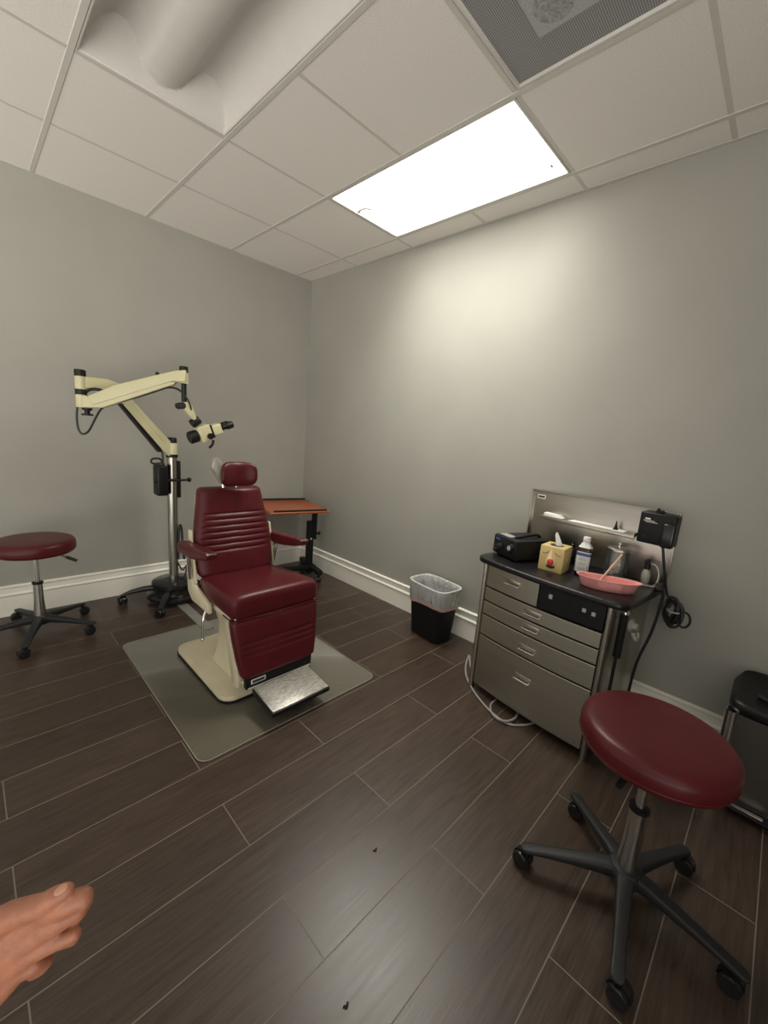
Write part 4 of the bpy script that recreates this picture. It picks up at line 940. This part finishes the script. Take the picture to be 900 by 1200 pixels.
# ------------------------------------------------------------------ hand reaching in
DH = 0.42
def hpx(x, y, dz=0.0): return CAMP + ray(x, y) * (DH + dz)
hm = MB()
def cap_(a, b, r0, r1):
    n = max(2, int((b - a).length / (min(r0, r1) * 0.16)))
    for i in range(n + 1):
        t_ = i / n; hm.sphere(a.lerp(b, t_), r0 + (r1 - r0) * t_, 14)
def chain(pts):
    for (p, r), (q, s) in zip(pts[:-1], pts[1:]): cap_(p, q, r, s)
wr = hpx(-90, 1168, 0.002)
arm = hpx(-330, 1290, -0.03)
chain([(arm, 0.040), (hpx(-200, 1225, -0.012), 0.035), (wr, 0.0285), (hpx(-45, 1145, 0.003), 0.0255)])
chain([(hpx(-95, 1205, 0.004), 0.024), (hpx(-40, 1150, 0.004), 0.022)])
# palm fan: metacarpals
mc = [((-45, 1150), (48, 1071), 0.019, 0.0125), ((-50, 1165), (48, 1090), 0.019, 0.0125), ((-50, 1180), (38, 1112), 0.018, 0.0118), ((-45, 1195), (20, 1138), 0.0175, 0.0110)]
for (a, b, r0, r1) in mc: chain([(hpx(*a), r0), (hpx((a[0] + b[0]) / 2, (a[1] + b[1]) / 2, 0.002), (r0 + r1) / 2 + 0.002), (hpx(*b), r1)])
chain([(hpx(-30, 1110, 0.002), 0.022), (hpx(20, 1085, 0.002), 0.016)]); chain([(hpx(-20, 1135, 0.004), 0.02), (hpx(28, 1102, 0.004), 0.015)]); chain([(wr, 0.026), (hpx(-60, 1128, 0.0), 0.022), (hpx(-10, 1085, 0), 0.016)])
# thumb
chain([(hpx(-70, 1140, -0.002), 0.022), (hpx(-40, 1110, -0.004), 0.020), (hpx(12, 1073, -0.006), 0.0130), (hpx(50, 1060, -0.008), 0.0105), (hpx(66, 1050, -0.008), 0.0095), (hpx(78, 1043, -0.006), 0.0070)])
# index, middle, ring, little
chain([(hpx(48, 1071), 0.0125), (hpx(76, 1060, -0.004), 0.0112), (hpx(97, 1052, 0.002), 0.0100), (hpx(98, 1058, 0.018), 0.0090), (hpx(88, 1068, 0.028), 0.0085)])
chain([(hpx(48, 1090), 0.0125), (hpx(70, 1078, -0.002), 0.0110), (hpx(90, 1066, 0.004), 0.0098), (hpx(92, 1068, 0.022), 0.0092), (hpx(80, 1078, 0.034), 0.0086)])
chain([(hpx(38, 1113), 0.0115), (hpx(65, 1103, 0.002), 0.0090), (hpx(86, 1095, 0.008), 0.0076), (hpx(85, 1099, 0.026), 0.0074), (hpx(70, 1104, 0.036), 0.0076)])
chain([(hpx(20, 1138), 0.0110), (hpx(40, 1130, 0.004), 0.0092), (hpx(52, 1128, 0.014), 0.0078), (hpx(48, 1134, 0.028), 0.0072), (hpx(38, 1140, 0.034), 0.0068)])
hand = hm.build('person_hand', 'skin')
rm = hand.modifiers.new('r', 'REMESH'); rm.mode = 'VOXEL'; rm.voxel_size = 0.0018
sm = hand.modifiers.new('s', 'SMOOTH'); sm.iterations = 6; sm.factor = 0.5
dg = bpy.context.evaluated_depsgraph_get(); me = bpy.data.meshes.new_from_object(hand.evaluated_get(dg))
hand.modifiers.clear(); old = hand.data; hand.data = me; bpy.data.meshes.remove(old)
for p in me.polygons: p.use_smooth = True
og = hpx(0, 1130); me.transform(Matrix.Translation(-og)); hand.location = og
tag(hand, 'bare hand reaching in at the lower left corner with loosely curled fingers', 'hand')
from mathutils.bvhtree import BVHTree
bv = BVHTree.FromPolygons([v.co.copy() for v in me.vertices], [list(p.vertices) for p in me.polygons])
dr = ray(71.5, 1042.0).normalized(); hit, hn, _, _ = bv.ray_cast(CAMP - og, dr)
nd = (hpx(78, 1041, -0.0108) - hpx(62, 1051, -0.0165)).normalized(); vw = (hn - nd * hn.dot(nd)).normalized()
nm = Matrix((nd.cross(vw), vw, nd)).transposed()
nl = MB(); nl.sphere((0, 0, 0), 0.0050, 14, (0.85, 0.28, 1.25))
bmesh.ops.transform(nl.bm, matrix=Matrix.Translation(hit - hn * 0.0004) @ nm.to_4x4(), verts=nl.bm.verts[:])
nl.build('fingernail', 'nail', hand)
